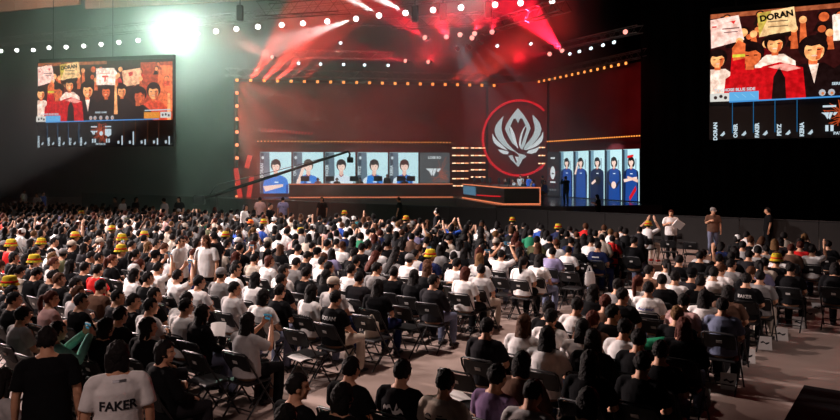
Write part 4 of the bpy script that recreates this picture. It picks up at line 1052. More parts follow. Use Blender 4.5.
T_W, T_G = emit(srgb(225, 235, 238), 1.0), emit(srgb(110, 120, 124), 0.8)
def words_on(o, body, x, z, size, y=-0.03, m=None, rot=0.0, bold=0.03, name='lettering'):
    mb = MB(); put_text(mb, body, x, z, size, y, 0, rot, bold); link(name, mb.mesh(name, [m or T_W]), o)
def dots_on(o, pts, m, y=-0.028, name='score_mark'):
    mb = MB(); mb.poly(pts, y); link(name, mb.mesh(name, [m]), o)
words_on(o, 'LOSE BO', w*0.5, h*0.88, 0.26)
dots_on(o, [(w*0.20, h*0.11), (w*0.40, h*0.11), (w*0.40, h*0.17), (w*0.20, h*0.17)], T_W)
for x in (0.52, 0.72): dots_on(o, ell(w*x, h*0.14, w*0.08, 0.09, 12), T_G)
o, w, h = screen_panel(547.2, 559.4, WC, WD, 0.95, 4.27, srgb(34, 32, 36), 'narrow dark team screen with a white round mark beside the emblem', 'team screens')
mb = MB()
for p in cracks(w, h, w*0.5, h*0.5, 8, 26): mb.poly(p, -0.02)
link('crack_pattern', mb.mesh('crack_pattern', [emit(srgb(170, 45, 40), 0.8)]), o)
mb = MB(); mb.poly(ell(w*0.5, h*0.53, w*0.20, h*0.15, 18), -0.03); mb.poly([(w*0.42, h*0.50), (w*0.60, h*0.50), (w*0.60, h*0.53), (w*0.42, h*0.53)], -0.035, 1)
dots_on(o, [(w*0.28, h*0.30), (w*0.72, h*0.30), (w*0.72, h*0.335), (w*0.28, h*0.335)], T_W, name='name_strip'); dots_on(o, [(w*0.32, h*0.85), (w*0.68, h*0.85), (w*0.68, h*0.885), (w*0.32, h*0.885)], T_W, name='name_strip')
for x in (0.3, 0.5, 0.7): dots_on(o, ell(w*x, h*0.14, w*0.08, 0.07, 10), T_G)
link('team_mark', mb.mesh('team_mark', [emit(srgb(225, 235, 238), 1.0), emit((0.02, 0.02, 0.02), 0.5), emit(srgb(110, 110, 115), 0.8)]), o)

# --- emblem on the centre backdrop ------------------------------------
d = (WC-WB); rz_c = math.atan2(d.y, d.x)
pc = on_line(518.5, WB, WC); sc = pc.y/F/5.6      # metres per traced unit
LF = math.cos(rz_c)
emb = empty('emblem', (pc.x, pc.y, zof(pc, 138)), rz_c, 'large silver winged emblem in a red glowing ring above the desk', 'emblem')
TR = [
 [(260,75),(232,112),(213,140),(200,165),(192,190),(203,215),(216,243),(232,272),(250,284),(241,262),(226,228),(212,192),(222,166),(234,136),(246,130),(254,142),(260,158)],
 [(260,75),(288,112),(305,140),(318,165),(325,190),(314,220),(304,250),(296,280),(282,306),(272,298),(283,270),(296,228),(307,192),(298,166),(286,136),(274,130),(266,142),(260,158)],
 [(218,172),(230,190),(243,222),(252,262),(262,300),(246,282),(236,255),(228,225),(220,195)],
 [(301,174),(290,196),(282,222),(276,256),(272,296),(266,276),(270,240),(280,208),(291,186)],
 [(183,118),(160,143),(143,170),(137,196),(144,226),(160,254),(185,283),(215,305),(248,320),(266,338),(262,360),(250,386),(262,402),(272,385),(284,360),(304,345),(292,335),(262,328),(232,303),(205,272),(186,238),(175,205),(172,178),(175,150)],
 [(337,115),(340,142),(348,172),(349,200),(340,228),(322,256),(300,282),(290,306),(300,308),(330,285),(356,255),(374,225),(382,194),(372,160),(356,136)],
 [(125,215),(132,232),(150,255),(176,280),(205,310),(180,300),(152,284),(134,266),(126,244)],
 [(390,210),(383,230),(366,252),(340,278),(308,304),(300,310),(338,298),(365,283),(383,262),(390,240)],
 [(156,304),(180,308),(212,318),(206,332),(184,330),(166,318)], [(372,292),(348,302),(316,312),(306,326),(330,330),(354,322)],
 [(211,340),(230,338),(244,372),(258,398),(240,378),(224,362)], [(246,345),(262,348),(256,370)],
]
mb = MB()
for i, p in enumerate(TR):
    q = [((x-260)*sc/LF*1.0, (241-z)*sc) for x, z in p]
    mb.poly(q, -0.10-0.02*(i % 3), 0 if i in (0, 1, 4, 5, 10) else 1, 0.10)
link('silver_mark', mb.mesh('emblem_mark', [emit(srgb(182, 194, 196), 1.0), emit(srgb(212, 220, 222), 1.0)]), emb)
mb = MB(); R1 = 37.5*pc.y/F
ring = [(R1*math.cos(a), -0.06, R1*math.sin(a)) for a in [2*math.pi*i/72 for i in range(72)]]
mb.loft(ring + [ring[0]], [0.10]*73, 6, cap=False)
mb.v = [(x, y, z) for x, y, z in mb.v]
# the ring ends at the side screen: keep what lies on the centre backdrop
lim = (WC-pc).length - 0.05
mb.f2 = [(f, m) for f, m in zip(mb.f, mb.m) if len(f) == 4 and all(mb.v[i][0] < lim for i in f)]
mb.f = [f for f, _ in mb.f2]; mb.m = [m for _, m in mb.f2]
link('glowing_ring', mb.mesh('emblem_ring', [emit(srgb(225, 15, 35), 0.9)]), emb)

# --- amber light bars beside the emblem -------------------------------
AMB = emit((1.0, 0.40, 0.18), 1.9); AMBW = emit((1.0, 0.66, 0.42), 2.2)
def light_bar(px0, px1, py, A, B, label):
    p, q = on_line(px0, A, B), on_line(px1, A, B); d = q-p; w = d.length; rz = math.atan2(d.y, d.x); c = (p+q)/2
    o = empty('light_bar', (c.x, c.y, zof(c, py)), rz, label, 'light bar', 'amber light bars by the emblem')
    mb = MB(); mb.box((0, 0.02, 0), (w, 0.14, 0.16)); link('housing', mb.mesh('bar_housing', [M_BLACKMETAL]), o)
    n = 4
    for i in range(n):
        mb = MB(); mb.rbox(((i-(n-1)/2)*w/n, -0.055, 0), (w/n*0.86, 0.03, 0.085), 0.01); link('lens', mb.mesh('bar_lens', [AMB if i % 2 else AMBW]), o)
for c, (x0, x1, ys) in enumerate(((451.8, 468.5, (148, 155.5, 163.2, 171, 178.6, 185.8)), (470.5, 485.5, (148, 155.5, 162.8, 169.8, 177)))):
    for k, y in enumerate(ys): light_bar(x0, x1, y, WA, WB, 'amber light bar, %s from the top, %s stack beside the emblem' % (nth(k+1), 'outer' if c == 0 else 'inner'))
for k, y in enumerate((147.5, 155.5, 163.5)): light_bar(538.5, 545.5, y, WB, WC, 'short amber light bar, %s from the top, between emblem and dark team screen' % nth(k+1))

# --- rows of amber lamps ---------------------------------------------
ABULB = emit((1.0, 0.30, 0.06), 1.9); ABULB2 = emit((1.0, 0.30, 0.05), 1.6); ABULB3 = emit((1.0, 0.26, 0.10), 2.0)
def lamp_row(P, Q, n, r, m, label, group=None, vertical=False):
    d = Q-P; L = d.length; c = (P+Q)/2; rz = math.atan2(d.y, d.x) if not vertical else math.radians(0)
    o = empty('light_batten', c, rz, label, 'light batten', group)
    loc = (lambda t: (t, 0, 0)) if not vertical else (lambda t: (0, 0, t))
    mb = MB(); mb.box((0, 0.07, 0), (L+0.3, 0.08, 0.12) if not vertical else (0.12, 0.08, L+0.3)); link('rail', mb.mesh('batten_rail', [M_BLACKMETAL]), o)
    mb = MB(); mb.rbox((0, -0.01, 0), (2*r, 0.08, 2*r), 0.02); me = mb.mesh('lamp', [m])
    for i in range(n):
        link('lamp', me, o, loc(-L/2 + L*i/(n-1)))
def pw(px, py, A, B, off=-0.25):
    p = on_line(px, A, B); A2, B2 = back_of(A, B, off); p2 = on_line(px, A2, B2); return Vector((p2.x, p2.y, zof(p2, py)))
lamp_row(pw(237, 80.5, WA, WB), pw(518, 85.7, WA, WB), 23, 0.10, ABULB, 'long row of amber lamps along the top of the red backdrop')
lamp_row(pw(529, 84, WC-(WD-WC)*0.02, WD), pw(626, 63, WC, WD), 17, 0.085, ABULB, 'rising row of amber lamps above the side backdrop')
lamp_row(pw(237, 93, WA, WB), pw(237, 197, WA, WB), 9, 0.11, ABULB3, 'upright row of amber lamps at the crane end of the stage', None, True)
lamp_row(pw(258, 141.5, WA, WB), pw(450, 142.3, WA, WB), 60, 0.042, ABULB2, 'close-set row of amber lamps just above the wide portraits')
lamp_row(pw(547.5, 141.3, WC, WD), pw(639.5, 136, WC, WD), 44, 0.042, ABULB2, 'close-set row of amber lamps just above the narrow portraits')

# red banners leaning at the crane end, their red light put in as glow
for i, (x, y0, y1, lean) in enumerate(((247, 155, 168, 0.25), (241, 168, 199, -0.15), (248, 176, 203, 0.15))):
    p = on_line(x, WA, WB); z0, z1 = zof(p, y1), zof(p, y0)
    mb = MB(); mb.box((0, -0.35, (z1-z0)/2), (0.34, 0.06, z1-z0)); o = link('emissive_banner', mb.mesh('banner_glow', [emit(srgb(215, 40, 36), 0.9)]), None, (p.x, p.y, z0)); o.rotation_euler = (0, lean, math.atan2((WB-WA).y, (WB-WA).x))
    tag(o, 'glowing red panel, %s of three leaning at the crane end of the stage' % nth(i+1), 'light panel', 'red panels at the stage end')
# red-lit fringe above the first portraits, its light put in as glowing strips
p = pw(262, 130, WA, WB, -0.05)
o = empty('emissive_fringe', p, math.atan2((WB-WA).y, (WB-WA).x), 'row of dim red glowing strips above the first wide portraits', 'light')
for i in range(17):
    mb = MB(); mb.box((i*0.23, 0, -0.015*i), (0.15, 0.04, 0.30-0.006*i), R=Matrix.Rotation(0.35, 3, 'Y')); link('strip', mb.mesh('red_strip', [emit(srgb(190, 25, 30), 0.6)]), o)

# --- desks -------------------------------------------------------------
M_DESK = mat('desk_panel', (0.16, 0.05, 0.05), 0.5, spec=0.3, var=0.25, vscale=0.8)
M_DESKB = mat('desk_panel_black', (0.014, 0.013, 0.015), 0.35)
LINE = emit((1.0, 0.26, 0.11), 1.0)
dA, dB = Vector((-9.4, 50.2, DECK+0.012)), Vector((2.4, 50.95, DECK+0.012)); d = dB-dA; L = d.length
desk = empty('players_desk', (dA+dB)/2, math.atan2(d.y, d.x), 'long dark red players desk with orange edge lines before the wide portraits', 'desk')
mb = MB(); mb.box((0, 0.04, 0.49), (L, 0.08, 0.96)); link('front_panel', mb.mesh('desk_front', [M_DESK]), desk)
mb = MB(); mb.box((0, 0.45, 0.985), (L+0.1, 0.98, 0.045)); link('desktop', mb.mesh('desk_top', [M_DESKB]), desk)
for s in (-1, 1):
    mb = MB(); mb.box((s*(L/2-0.03), 0.5, 0.48), (0.06, 0.84, 0.95)); link('side_panel', mb.mesh('desk_side', [M_DESKB]), desk)
for z in (0.975, 0.03):
    mb = MB(); mb.box((0, -0.05, z), (L, 0.03, 0.045)); link('edge_light', mb.mesh('desk_edge', [LINE]), desk)
mb = MB(); mb.box((-L/2-0.13, 0.10, 0.62), (0.16, 0.1, 0.62)); link('side_display', mb.mesh('desk_display', [emit(srgb(30, 90, 190), 0.8)]), desk)
Md1 = Matrix.Translation(desk.location) @ Matrix.Rotation(desk.rotation_euler.z, 4, 'Z')
# the other team's desk, toed in
P4 = [Vector((3.07, 49.9)), Vector((4.9, 40.7)), Vector((6.95, 40.9)), Vector((5.3, 50.2))]
cen = sum(P4, Vector((0, 0)))/4
desk2 = empty('players_desk', (cen.x, cen.y, DECK+0.012), 0, 'black players desk with orange outline seen end-on below the emblem', 'desk')
loc = [(p.x-cen.x, p.y-cen.y) for p in P4]
mb = MB(); mb.prism(loc, 0.02, 0.96); link('body', mb.mesh('desk2_body', [M_DESKB]), desk2)
mb = MB(); mb.prism([(x*1.03, y*1.01) for x, y in loc], 0.962, 1.01); link('desktop', mb.mesh('desk2_top', [M_DESKB]), desk2)
def rail3(pts, r, m, name, parent):
    mb = MB()
    for a, b in zip(pts[:-1], pts[1:]): mb.loft([a, b], [r, r], 5)
    link(name, mb.mesh(name, [m]), parent)
off = 0.06
c3 = [(loc[0][0]-off, loc[0][1], 0), (loc[1][0]-off, loc[1][1]-off, 0), (loc[2][0]+off, loc[2][1]-off, 0)]
rail3([(x, y, 0.99) for x, y, _ in c3], 0.035, LINE, 'edge_light', desk2)
rail3([(x, y, 0.04) for x, y, _ in c3], 0.035, LINE, 'edge_light', desk2)
rail3([(c3[2][0], c3[2][1], 0.04), (c3[2][0], c3[2][1], 0.99)], 0.03, LINE, 'edge_light', desk2)
a0, a1 = Vector((*loc[0], 0)), Vector((*loc[1], 0)); dd = a1-a0
mb = MB(); nx = -0.03
mb.add([tuple(a0+dd*0.02+Vector((nx, 0, 0.30))), tuple(a0+dd*0.36+Vector((nx, 0, 0.30))), tuple(a0+dd*0.36+Vector((nx, 0, 0.88))), tuple(a0+dd*0.02+Vector((nx, 0, 0.88)))], [(0, 1, 2, 3)])
link('side_display', mb.mesh('desk2_display', [emit(srgb(90, 140, 170), 0.7)]), desk2)
rail3([tuple(a0+dd*0.40+Vector((-0.05, 0, 0.35))), tuple(a0+dd*0.72+Vector((-0.05, 0, 0.40))), tuple(a0+dd*0.93+Vector((-0.05, 0, 0.46)))], 0.035, emit(srgb(225, 20, 35), 1.0), 'red_light_line', desk2)

def monitor(M, label, group, size=0.62):
    o = empty('monitor', (0, 0, 0), 0, label, 'monitor', group); o.matrix_world = M
    mb = MB(); mb.rbox((0, 0, 0.36), (size, 0.05, size*0.60), 0.015); link('housing', mb.mesh('monitor_housing', [M_BLACK]), o)
    mb = MB(); mb.box((0, 0.028, 0.36), (size-0.05, 0.004, size*0.56)); link('display', mb.mesh('monitor_display', [emit(srgb(120, 160, 190), 0.8)]), o)
    mb = MB(); mb.rbox((0, 0.02, 0.01), (0.26, 0.2, 0.02), 0.008); mb.box((0, 0, 0.12), (0.06, 0.03, 0.2)); link('stand', mb.mesh('monitor_stand', [M_BLACK]), o)
for i, x in enumerate((305, 330, 354, 378, 401, 411)):
    A2, B2 = Vector((-9.4, 50.55, 0)), Vector((2.4, 51.3, 0)); p = on_line(x, A2, B2)
    monitor(Matrix.Translation((p.x, p.y, DECK+0.012+1.008)) @ Matrix.Rotation(desk.rotation_euler.z, 4, 'Z'), 'black monitor on the red desk, %s from the crane end' % nth(i+1), 'monitors on the players desks')
# players and crew on stage
def stage_person(px, py, dist, z, pose, rz, label, **kw):
    p = at(px, py, dist); add_person((p.x, p.y, z), rz, pose, label=label, lod=1, group='people on the stage', **kw)
for i, x in enumerate((318, 337, 360, 387, 405)):
    A2, B2 = Vector((-9.4, 51.55, 0)), Vector((2.4, 52.3, 0)); p = on_line(x, A2, B2)
    z = DECK+0.14
    if i == 3: add_person((p.x, p.y, DECK+0.012), D(170), 'stand', 'short', 'black', 'charcoal', 'long', 'charcoal', lod=1, label='person standing in grey behind the red desk before the fourth portrait', group='people on the stage')
    else: add_person((p.x, p.y, z), D(180), 'front_sit' if False else 'lap', 'short', 'black', 'charcoal' if i else 'white', 'long', 'black', 'headphones', 'black', lod=1, label='player in headset seated behind the red desk, %s from the crane end' % nth(i+1), group='people on the stage')
    if i != 3: add_chair((p.x, p.y, z-0.128), D(180), False, 'black chair behind the red desk, %s from the crane end' % nth(i+1), 'chairs on the stage')
for i, (t, hc, tp) in enumerate(((0.10, 'black', 'charcoal'), (0.30, 'grey', 'light grey'), (0.50, 'black', 'charcoal'), (0.70, 'black', 'blue'), (0.90, 'grey', 'blue'))):
    q = P4[0].lerp(P4[1], t); p = Vector((q.x+1.95+0.25, q.y, DECK+0.14)) if False else Vector((q.x+2.75, q.y+0.25, DECK+0.14))
    add_person(p, D(96), 'lap', 'short', 'black', tp, 'long', 'black', 'headphones', 'black' if i % 2 else 'white', lod=1, label='player in headset seated at the black desk, %s from the emblem wall' % nth(i+1), group='people on the stage')
    add_chair((p.x, p.y, DECK+0.012), D(96), False, 'black chair at the black desk, %s from the emblem wall' % nth(i+1), 'chairs on the stage')
    q = P4[0].lerp(P4[1], t); monitor(Matrix.Translation((q.x+0.55, q.y, DECK+0.012+1.008)) @ Matrix.Rotation(D(-84), 4, 'Z'), 'monitor on the black desk, %s from the emblem wall' % nth(i+1), 'monitors on the players desks', 0.56)
p = on_line(521, Vector((4, 47.5, 0)), Vector((12, 47.5, 0)))
for px, dist, tp, hcl, rz, lb in ((520.5, 47.0, 'light grey', 'black', D(150), 'coach in pale blue shirt standing under the emblem'), (528.5, 46.0, 'blue', 'brown', D(120), 'coach in blue top standing under the emblem beside the pale shirt'), (542.5, 43.5, 'charcoal', 'black', D(60), 'person in grey shirt standing at the end of the black desk')):
    add_person((((px-420)*dist/F), dist, DECK+0.012), rz, 'stand', 'short', hcl, tp, 'short', 'charcoal', lod=1, label=lb, group='people on the stage')
add_person(((566-420)*40.3/F, 40.3, DECK+0.012), D(20), 'shoot', 'short', 'black', 'black', 'long', 'black', lod=1, label='camera operator in black standing before the narrow portraits', group='people on the stage')
add_person(((598-420)*36.5/F, 36.5, 0), D(60), 'carry', 'bob', 'black', 'black', 'short', 'black', lod=1, label='person in black bending in the pit below the narrow portraits', group='people on the stage')
# ------------------------------------------------------------------ hanging screens at both sides
def big_screen(p0, ang, W, Ht, ztop, label):
    """p0 = left top corner in plan; content drawn in a W x Ht field"""
    o = empty('hanging_screen', (p0.x, p0.y, ztop-Ht), ang, label, 'screen', 'hanging side screens')
    mb = MB(); mb.box((W/2, 0.14, Ht/2), (W+0.06, 0.24, Ht+0.06)); link('cabinet', mb.mesh('side_screen_cabinet', [M_BLACK]), o)
    X = lambda cx: (cx-35)/565*W
    Z = lambda cy: Ht - (cy-48)/352*Ht
    cl = (0.02, W-0.02, 0.02, Ht-0.02)
    S = []; kx = W/565; kz = Ht/352
    def rect(x0, y0, x1, y1, l, c): S.append(([(X(x0), Z(y1)), (X(x1), Z(y1)), (X(x1), Z(y0)), (X(x0), Z(y0))], l, c))
    def pol(pts, l, c): S.append(([(X(x), Z(y)) for x, y in pts], l, c))
    def el(cx, cy, rx, ry, l, c, n=18): S.append((ell(X(cx), Z(cy), rx*kx, ry*kz, n), l, c))
    ORA, SK, SKD, RED, DRED, BLK, WHT, CRM = srgb(224, 128, 70), srgb(240, 170, 110), srgb(200, 95, 50), srgb(180, 12, 20), srgb(96, 10, 16), srgb(22, 10, 10), srgb(236, 214, 200), srgb(222, 188, 136)
    rect(35, 48, 600, 295, 1, srgb(46, 14, 14))
    rect(35, 48, 330, 62, 2, srgb(150, 80, 50)); rect(470, 60, 600, 295, 2, srgb(170, 62, 34)); rect(540, 75, 600, 260, 3, srgb(225, 110, 60))
    r = random.Random(4)
    for k in range(30):
        x, y = r.uniform(40, 595), r.uniform(60, 150); rr = r.uniform(7, 13)
        el(x, y-rr*0.35, rr*1.1, rr*1.15, 3, BLK); el(x, y, rr*0.85, rr, 4, r.choice([SKD, SK, ORA])); pol([(x-rr*1.8, y+rr*3), (x-rr, y+rr), (x+rr, y+rr), (x+rr*1.8, y+rr*3)], 3, r.choice([RED, BLK, DRED, BLK]))
    pol([(36, 66), (98, 58), (110, 128), (38, 146)], 6, srgb(232, 196, 186)); pol([(138, 60), (214, 50), (220, 112), (142, 124)], 6, CRM); pol([(290, 80), (362, 80), (374, 98), (370, 150), (292, 148)], 6, srgb(240, 226, 214)); pol([(394, 92), (470, 82), (476, 146), (402, 158)], 6, srgb(226, 178, 140))
    for (x, y, h2) in ((100, 135, 60), (232, 90, 60), (372, 120, 70), (130, 118, 30), (214, 112, 50), (472, 130, 60), (285, 130, 40)):
        pol([(x-7, y+h2), (x-5, y), (x+5, y), (x+9, y+h2)], 7, SKD); el(x, y-4, 8, 10, 8, SK)
    rect(40, 84, 50, 88, 7, RED); pol([(70, 76), (92, 72), (88, 82), (82, 76)], 7, srgb(215, 40, 40)); rect(62, 92, 100, 95, 7, srgb(90, 60, 60)); rect(66, 102, 96, 105, 7, srgb(120, 90, 90))
    for yy in (88, 100): rect(158, yy, 200, yy+4, 7, srgb(150, 130, 100))
    pol([(420, 100), (440, 96), (438, 112), (424, 116)], 7, srgb(210, 50, 40)); rect(310, 100, 350, 104, 7, srgb(200, 150, 140)); rect(304, 118, 352, 121, 7, srgb(200, 150, 140))
    def fan(x, y, s, shirt, hairw=1.15, tilt=0.0, face=SK, l=9, jacket=None, smile=True):
        pol([(x-s*2.3, 296), (x-s*2.1, y+s*2.5), (x-s*0.9, y+s*1.45), (x+s*0.9, y+s*1.45), (x+s*2.1, y+s*2.5), (x+s*2.3, 296)], l, shirt)
        if jacket: pol([(x-s*0.35, y+s*1.5), (x+s*0.45, y+s*1.5), (x+s*0.1, y+s*3.6)], l+1, jacket)
        rect(x-s*0.35, y+s*0.6, x+s*0.35, y+s*1.6, l+1, SKD)
        el(x, y-s*0.25, s*hairw, s*1.30, l+2, BLK); el(x+tilt*s, y+s*0.15, s*0.80, s*1.08, l+3, face)
        pol([(x-s*1.0, y-s*0.05), (x-s*0.75, y-s*0.55), (x-s*0.1, y-s*0.35), (x+s*0.5, y-s*0.5), (x+s*1.0, y), (x+s*0.9, y-s*1.0), (x, y-s*1.4), (x-s*0.9, y-s*1.0)], l+4, BLK)
        pol([(x+s*0.35, y-s*0.2), (x+s*0.80, y-s*0.1), (x+s*0.55, y+s*1.0), (x+s*0.2, y+s*1.15)], l+4, SKD)
        for k in (-1, 1): rect(x+tilt*s+k*s*0.36-s*0.15, y-s*0.02, x+tilt*s+k*s*0.36+s*0.15, y+s*0.10, l+5, BLK)
        if smile: el(x+tilt*s, y+s*0.66, s*0.24, s*0.09, l+5, srgb(235, 200, 180))
    fan(175, 145, 20, WHT, l=9); fan(52, 178, 19, WHT, l=9)
    fan(395, 175, 20, BLK, l=9, smile=False); fan(330, 175, 21, BLK, l=10, face=SKD); fan(525, 180, 25, srgb(205, 70, 40), l=10)
    fan(122, 172, 25, RED, 1.25, 0.15, SKD, 14, smile=False); fan(252, 168, 25, BLK, 1.2, 0.1, SK, 14, jacket=WHT)
    fan(462, 196, 26, BLK, 1.4, 0.3, srgb(190, 80, 45), 14, smile=False)
    pol([(75, 296), (85, 150), (98, 130), (112, 140), (112, 296)], 20, RED); pol([(84, 150), (98, 128), (113, 140), (112, 180), (86, 185)], 21, SKD); rect(85, 168, 112, 176, 22, srgb(190, 190, 60))
    pol([(112, 296), (118, 232), (150, 205), (185, 196), (232, 214), (238, 296)], 21, RED); pol([(160, 208), (195, 200), (228, 216), (200, 222)], 22, srgb(226, 150, 140)); pol([(168, 296), (172, 235), (184, 210), (196, 240), (198, 296)], 22, BLK)
    pol([(365, 270), (368, 150), (376, 150), (380, 270)], 20, SK); pol([(582, 296), (584, 190), (592, 190), (597, 296)], 20, SK)
    pol([(292, 80), (362, 80), (374, 98), (370, 150), (292, 148)], 25, srgb(240, 226, 214)); rect(308, 100, 350, 104, 26, srgb(214, 150, 130)); pol([(315, 112), (345, 112), (342, 118), (333, 118), (331, 136), (326, 136), (327, 118), (318, 118)], 26, srgb(216, 60, 40))
    pol([(138, 60), (214, 50), (220, 112), (142, 124)], 25, CRM); pol([(138, 60), (168, 56), (142, 124)], 26, srgb(180, 160, 70))
    for yy in (84, 98): rect(160, yy, 202, yy+3, 26, srgb(120, 100, 70))
    link('crowd_picture', shapes_to_mesh(S, 'crowd_picture', 1.5, cl, True), o)
    mb = MB(); put_text(mb, 'DORAN', X(178), Z(72), 9*W/100*1.05*0.36, -0.19, 0, 0.12, 0.05); link('sign_lettering', mb.mesh('sign_lettering', [emit((0.004, 0.004, 0.004), 0.2)]), o)
    # score strip and names
    S2 = []; S = S2
    rect(78, 272, 141, 297, 28, srgb(100, 180, 235)); rect(36, 274, 78, 297, 28, srgb(225, 222, 215)); rect(490, 264, 553, 290, 28, srgb(240, 150, 50)); rect(556, 264, 600, 288, 28, srgb(225, 225, 220))
    pol([(78, 297), (552, 290), (552, 294), (78, 301)], 29, srgb(70, 150, 220))
    for x in (85, 130, 175, 220): rect(x-0.8, 300, x+0.8, 386, 28, srgb(25, 95, 140))
    for x in (408, 455, 505, 550): rect(x-0.8, 296, x+0.8, 386, 28, srgb(110, 62, 40))
    for x in (90, 106, 124): pol([(x, 278), (x+9, 288), (x+8, 289), (x-1, 279)], 29, srgb(140, 205, 245))
    for x in (500, 515, 532): pol([(x, 270), (x+9, 280), (x+8, 281), (x-1, 271)], 29, srgb(250, 190, 100))
    for x, y in ((48, 286), (60, 283), (70, 287), (566, 276), (578, 274), (590, 278)): el(x, y, 4, 5, 29, srgb(60, 40, 40), 8)
    for x in (270, 288, 312, 338, 360): el(x, 284, 7, 9, 28, srgb(190, 190, 195), 8); el(x+1, 286, 3, 4, 29, srgb(220, 130, 80), 8)
    for k, x in enumerate((62, 108, 153, 200, 245)): pol([(x-4, 392), (x+5, 380), (x+7, 388), (x+2, 394)], 28, srgb(190, 210, 220))
    for k, x in enumerate((385, 432, 480, 530, 578)): pol([(x-4, 380), (x+4, 378), (x+5, 390), (x-3, 392)], 28, srgb(190, 210, 220))
    link('score_graphics', shapes_to_mesh(S2, 'score_graphics', 0.95, cl), o)
    LW = emit(srgb(205, 225, 235), 0.95)
    def wd(body, cx, cy, size, rot=0.0, bold=0.03, nm='lettering'): words_on(o, body, X(cx), Z(cy), size*W, -0.19, LW, rot, bold, nm)
    for k, x in enumerate((48, 92, 138, 184, 230)): wd(NAMES[k], x, 380, 0.021, math.pi/2, 0.04, 'name_lettering')
    for k, x in enumerate((401, 447, 495, 545, 592)): dots_on(o, [(X(x-2.5), Z(396)), (X(x+2.5), Z(396)), (X(x+2.5), Z((358, 342, 374, 370, 362)[k])), (X(x-2.5), Z((358, 342, 374, 370, 362)[k]))], LW, -0.19, 'name_strip')
    wd('T1 CHOSE BLUE SIDE', 90, 266, 0.0165); dots_on(o, [(X(493), Z(259)), (X(598), Z(257)), (X(598), Z(253)), (X(493), Z(255))], LW, -0.19, 'name_strip'); wd('SERIES GAME', 313, 262, 0.015)
    wd('PATCH 25', 312, 392, 0.016)
    for x in (284, 343): dots_on(o, [(X(x-13), Z(323)), (X(x+13), Z(323)), (X(x+13), Z(318)), (X(x-13), Z(318))], LW, -0.19, 'name_strip')
    mb = MB()
    for p in team_marks(1, 1, 0, X(284), Z(345), 0.030*W): mb.poly(p, -0.19)
    link('winged_mark', mb.mesh('winged_mark', [LW]), o)
    dots_on(o, ell(X(314), Z(348), 0.013*W, 0.015*W, 14), LW, -0.19, 'round_mark')
    dots_on(o, [(X(330), Z(330)), (X(356), Z(330)), (X(356), Z(354)), (X(343), Z(362)), (X(330), Z(354))], LW, -0.19, 'shield_mark')
    for x in (276, 286, 334, 344): dots_on(o, [(X(x), Z(386)), (X(x+6), Z(386)), (X(x+6), Z(370)), (X(x), Z(370))], LW, -0.19, 'score_mark')
    mb = MB()
    for p in cracks(0.15*W, 0.26*Ht, 0.075*W, 0.13*Ht, 3, 46): mb.poly([(x+X(270), z+Z(392)) for x, z in p], -0.185)
    link('crack_pattern', mb.mesh('crack_pattern', [emit(srgb(200, 80, 40), 0.8)]), o)
    # hanging gear
    for x in (W*0.10, W*0.55):
        mb = MB(); mb.loft([(x, 0.2, Ht+0.03), (x, 0.2, Ht+6)], [0.02, 0.02], 5); link('hanging_cable', mb.mesh('screen_cable', [M_BLACKMETAL]), o)
    mb = MB(); mb.box((W/2, 0.2, Ht+0.15), (W, 0.2, 0.2)); link('hanging_beam', mb.mesh('screen_beam', [M_BLACKMETAL]), o)
    return o
zl = 42.5
pl = Vector((-0.5457*42.5, 42.5, 0)); pr = Vector((-0.3529*40.7, 40.7, 0)); dv = pr-pl
big_screen(pl, math.atan2(dv.y, dv.x), dv.length, 9.42-4.35, 9.42, 'hanging screen beside the bright spotlight, showing fans with signs, complete in view')
pl = Vector((290/700*28, 28, 0)); dv = Vector((0.894, -0.447, 0))
big_screen(pl, math.atan2(dv.y, dv.x), 9.35, 9.2-4.22, 9.2, 'hanging screen before the black curtain, showing fans with signs, cut by the picture edge')

# ------------------------------------------------------------------ trusses
def truss(P, Q, w, label, step=None, m=None):
    d = Q-P; L = d.length; X = d.normalized(); Y = Vector((0, 0, 1)).cross(X).normalized(); Z = X.cross(Y)
    M = Matrix.Translation((P+Q)/2) @ Matrix((X, Y, Z)).transposed().to_4x4()
    o = empty('lighting_truss', (0, 0, 0), 0, label, 'truss', 'lighting trusses'); o.matrix_world = M
    mb = MB(); h = w/2
    for y in (-h, h):
        for z in (-h, h): mb.loft([(-L/2, y, z), (L/2, y, z)], [0.03, 0.03], 5)
    link('chords', mb.mesh('truss_chords', [m or M_TRUSS]), o)
    mb = MB(); n = int(L/(step or w*1.1)); k = L/n
    for i in range(n):
        x0, x1 = -L/2+i*k, -L/2+(i+1)*k
        s = 1 if i % 2 else -1
        for y in (-h, h): mb.loft([(x0, y, -h*s), (x1, y, h*s)], [0.016, 0.016], 4, cap=False)
        for z in (-h, h): mb.loft([(x0, -h*s, z), (x1, h*s, z)], [0.016, 0.016], 4, cap=False)
    link('lattice', mb.mesh('truss_lattice', [m or M_TRUSS]), o)
    return o
ZT = 12.5
def at_z(px, py, z): d = F*(z-H)/(CY-py); return Vector(((px-420)*d/F, d, z))
ta, tb = at_z(0, 51, ZT), at_z(560, -1.5, ZT); e_ = (tb-ta).normalized()
truss(ta-e_*4 + Vector((0, 0, 0.75)), tb+e_*5 + Vector((0, 0, 0.75)), 0.55, 'long front truss carrying the row of white spotlights')
truss(Vector((WA.x-0.5, WA.y-0.4, 10.15)), Vector((WB.x+2.6, WB.y+0.1, 10.15)), 0.5, 'truss along the top of the broad red backdrop')
truss(Vector((WC.x-0.6, WC.y+0.6, 10.15)), Vector((WD.x+0.3, WD.y-0.6, 10.15)), 0.45, 'truss rising above the side backdrop')
truss(at(292, 64, 48)+Vector((0, 0, 0.7)), at(395, 66, 49)+Vector((0, 0, 0.7)), 0.5, 'short truss with small white lamps over the broad backdrop')
truss(at(395, 34, 40)+Vector((0, 0, 0.6)), at(500, 28, 37)+Vector((0, 0, 0.6)), 0.6, 'red-lit truss carrying the moving spotlights over the stage')
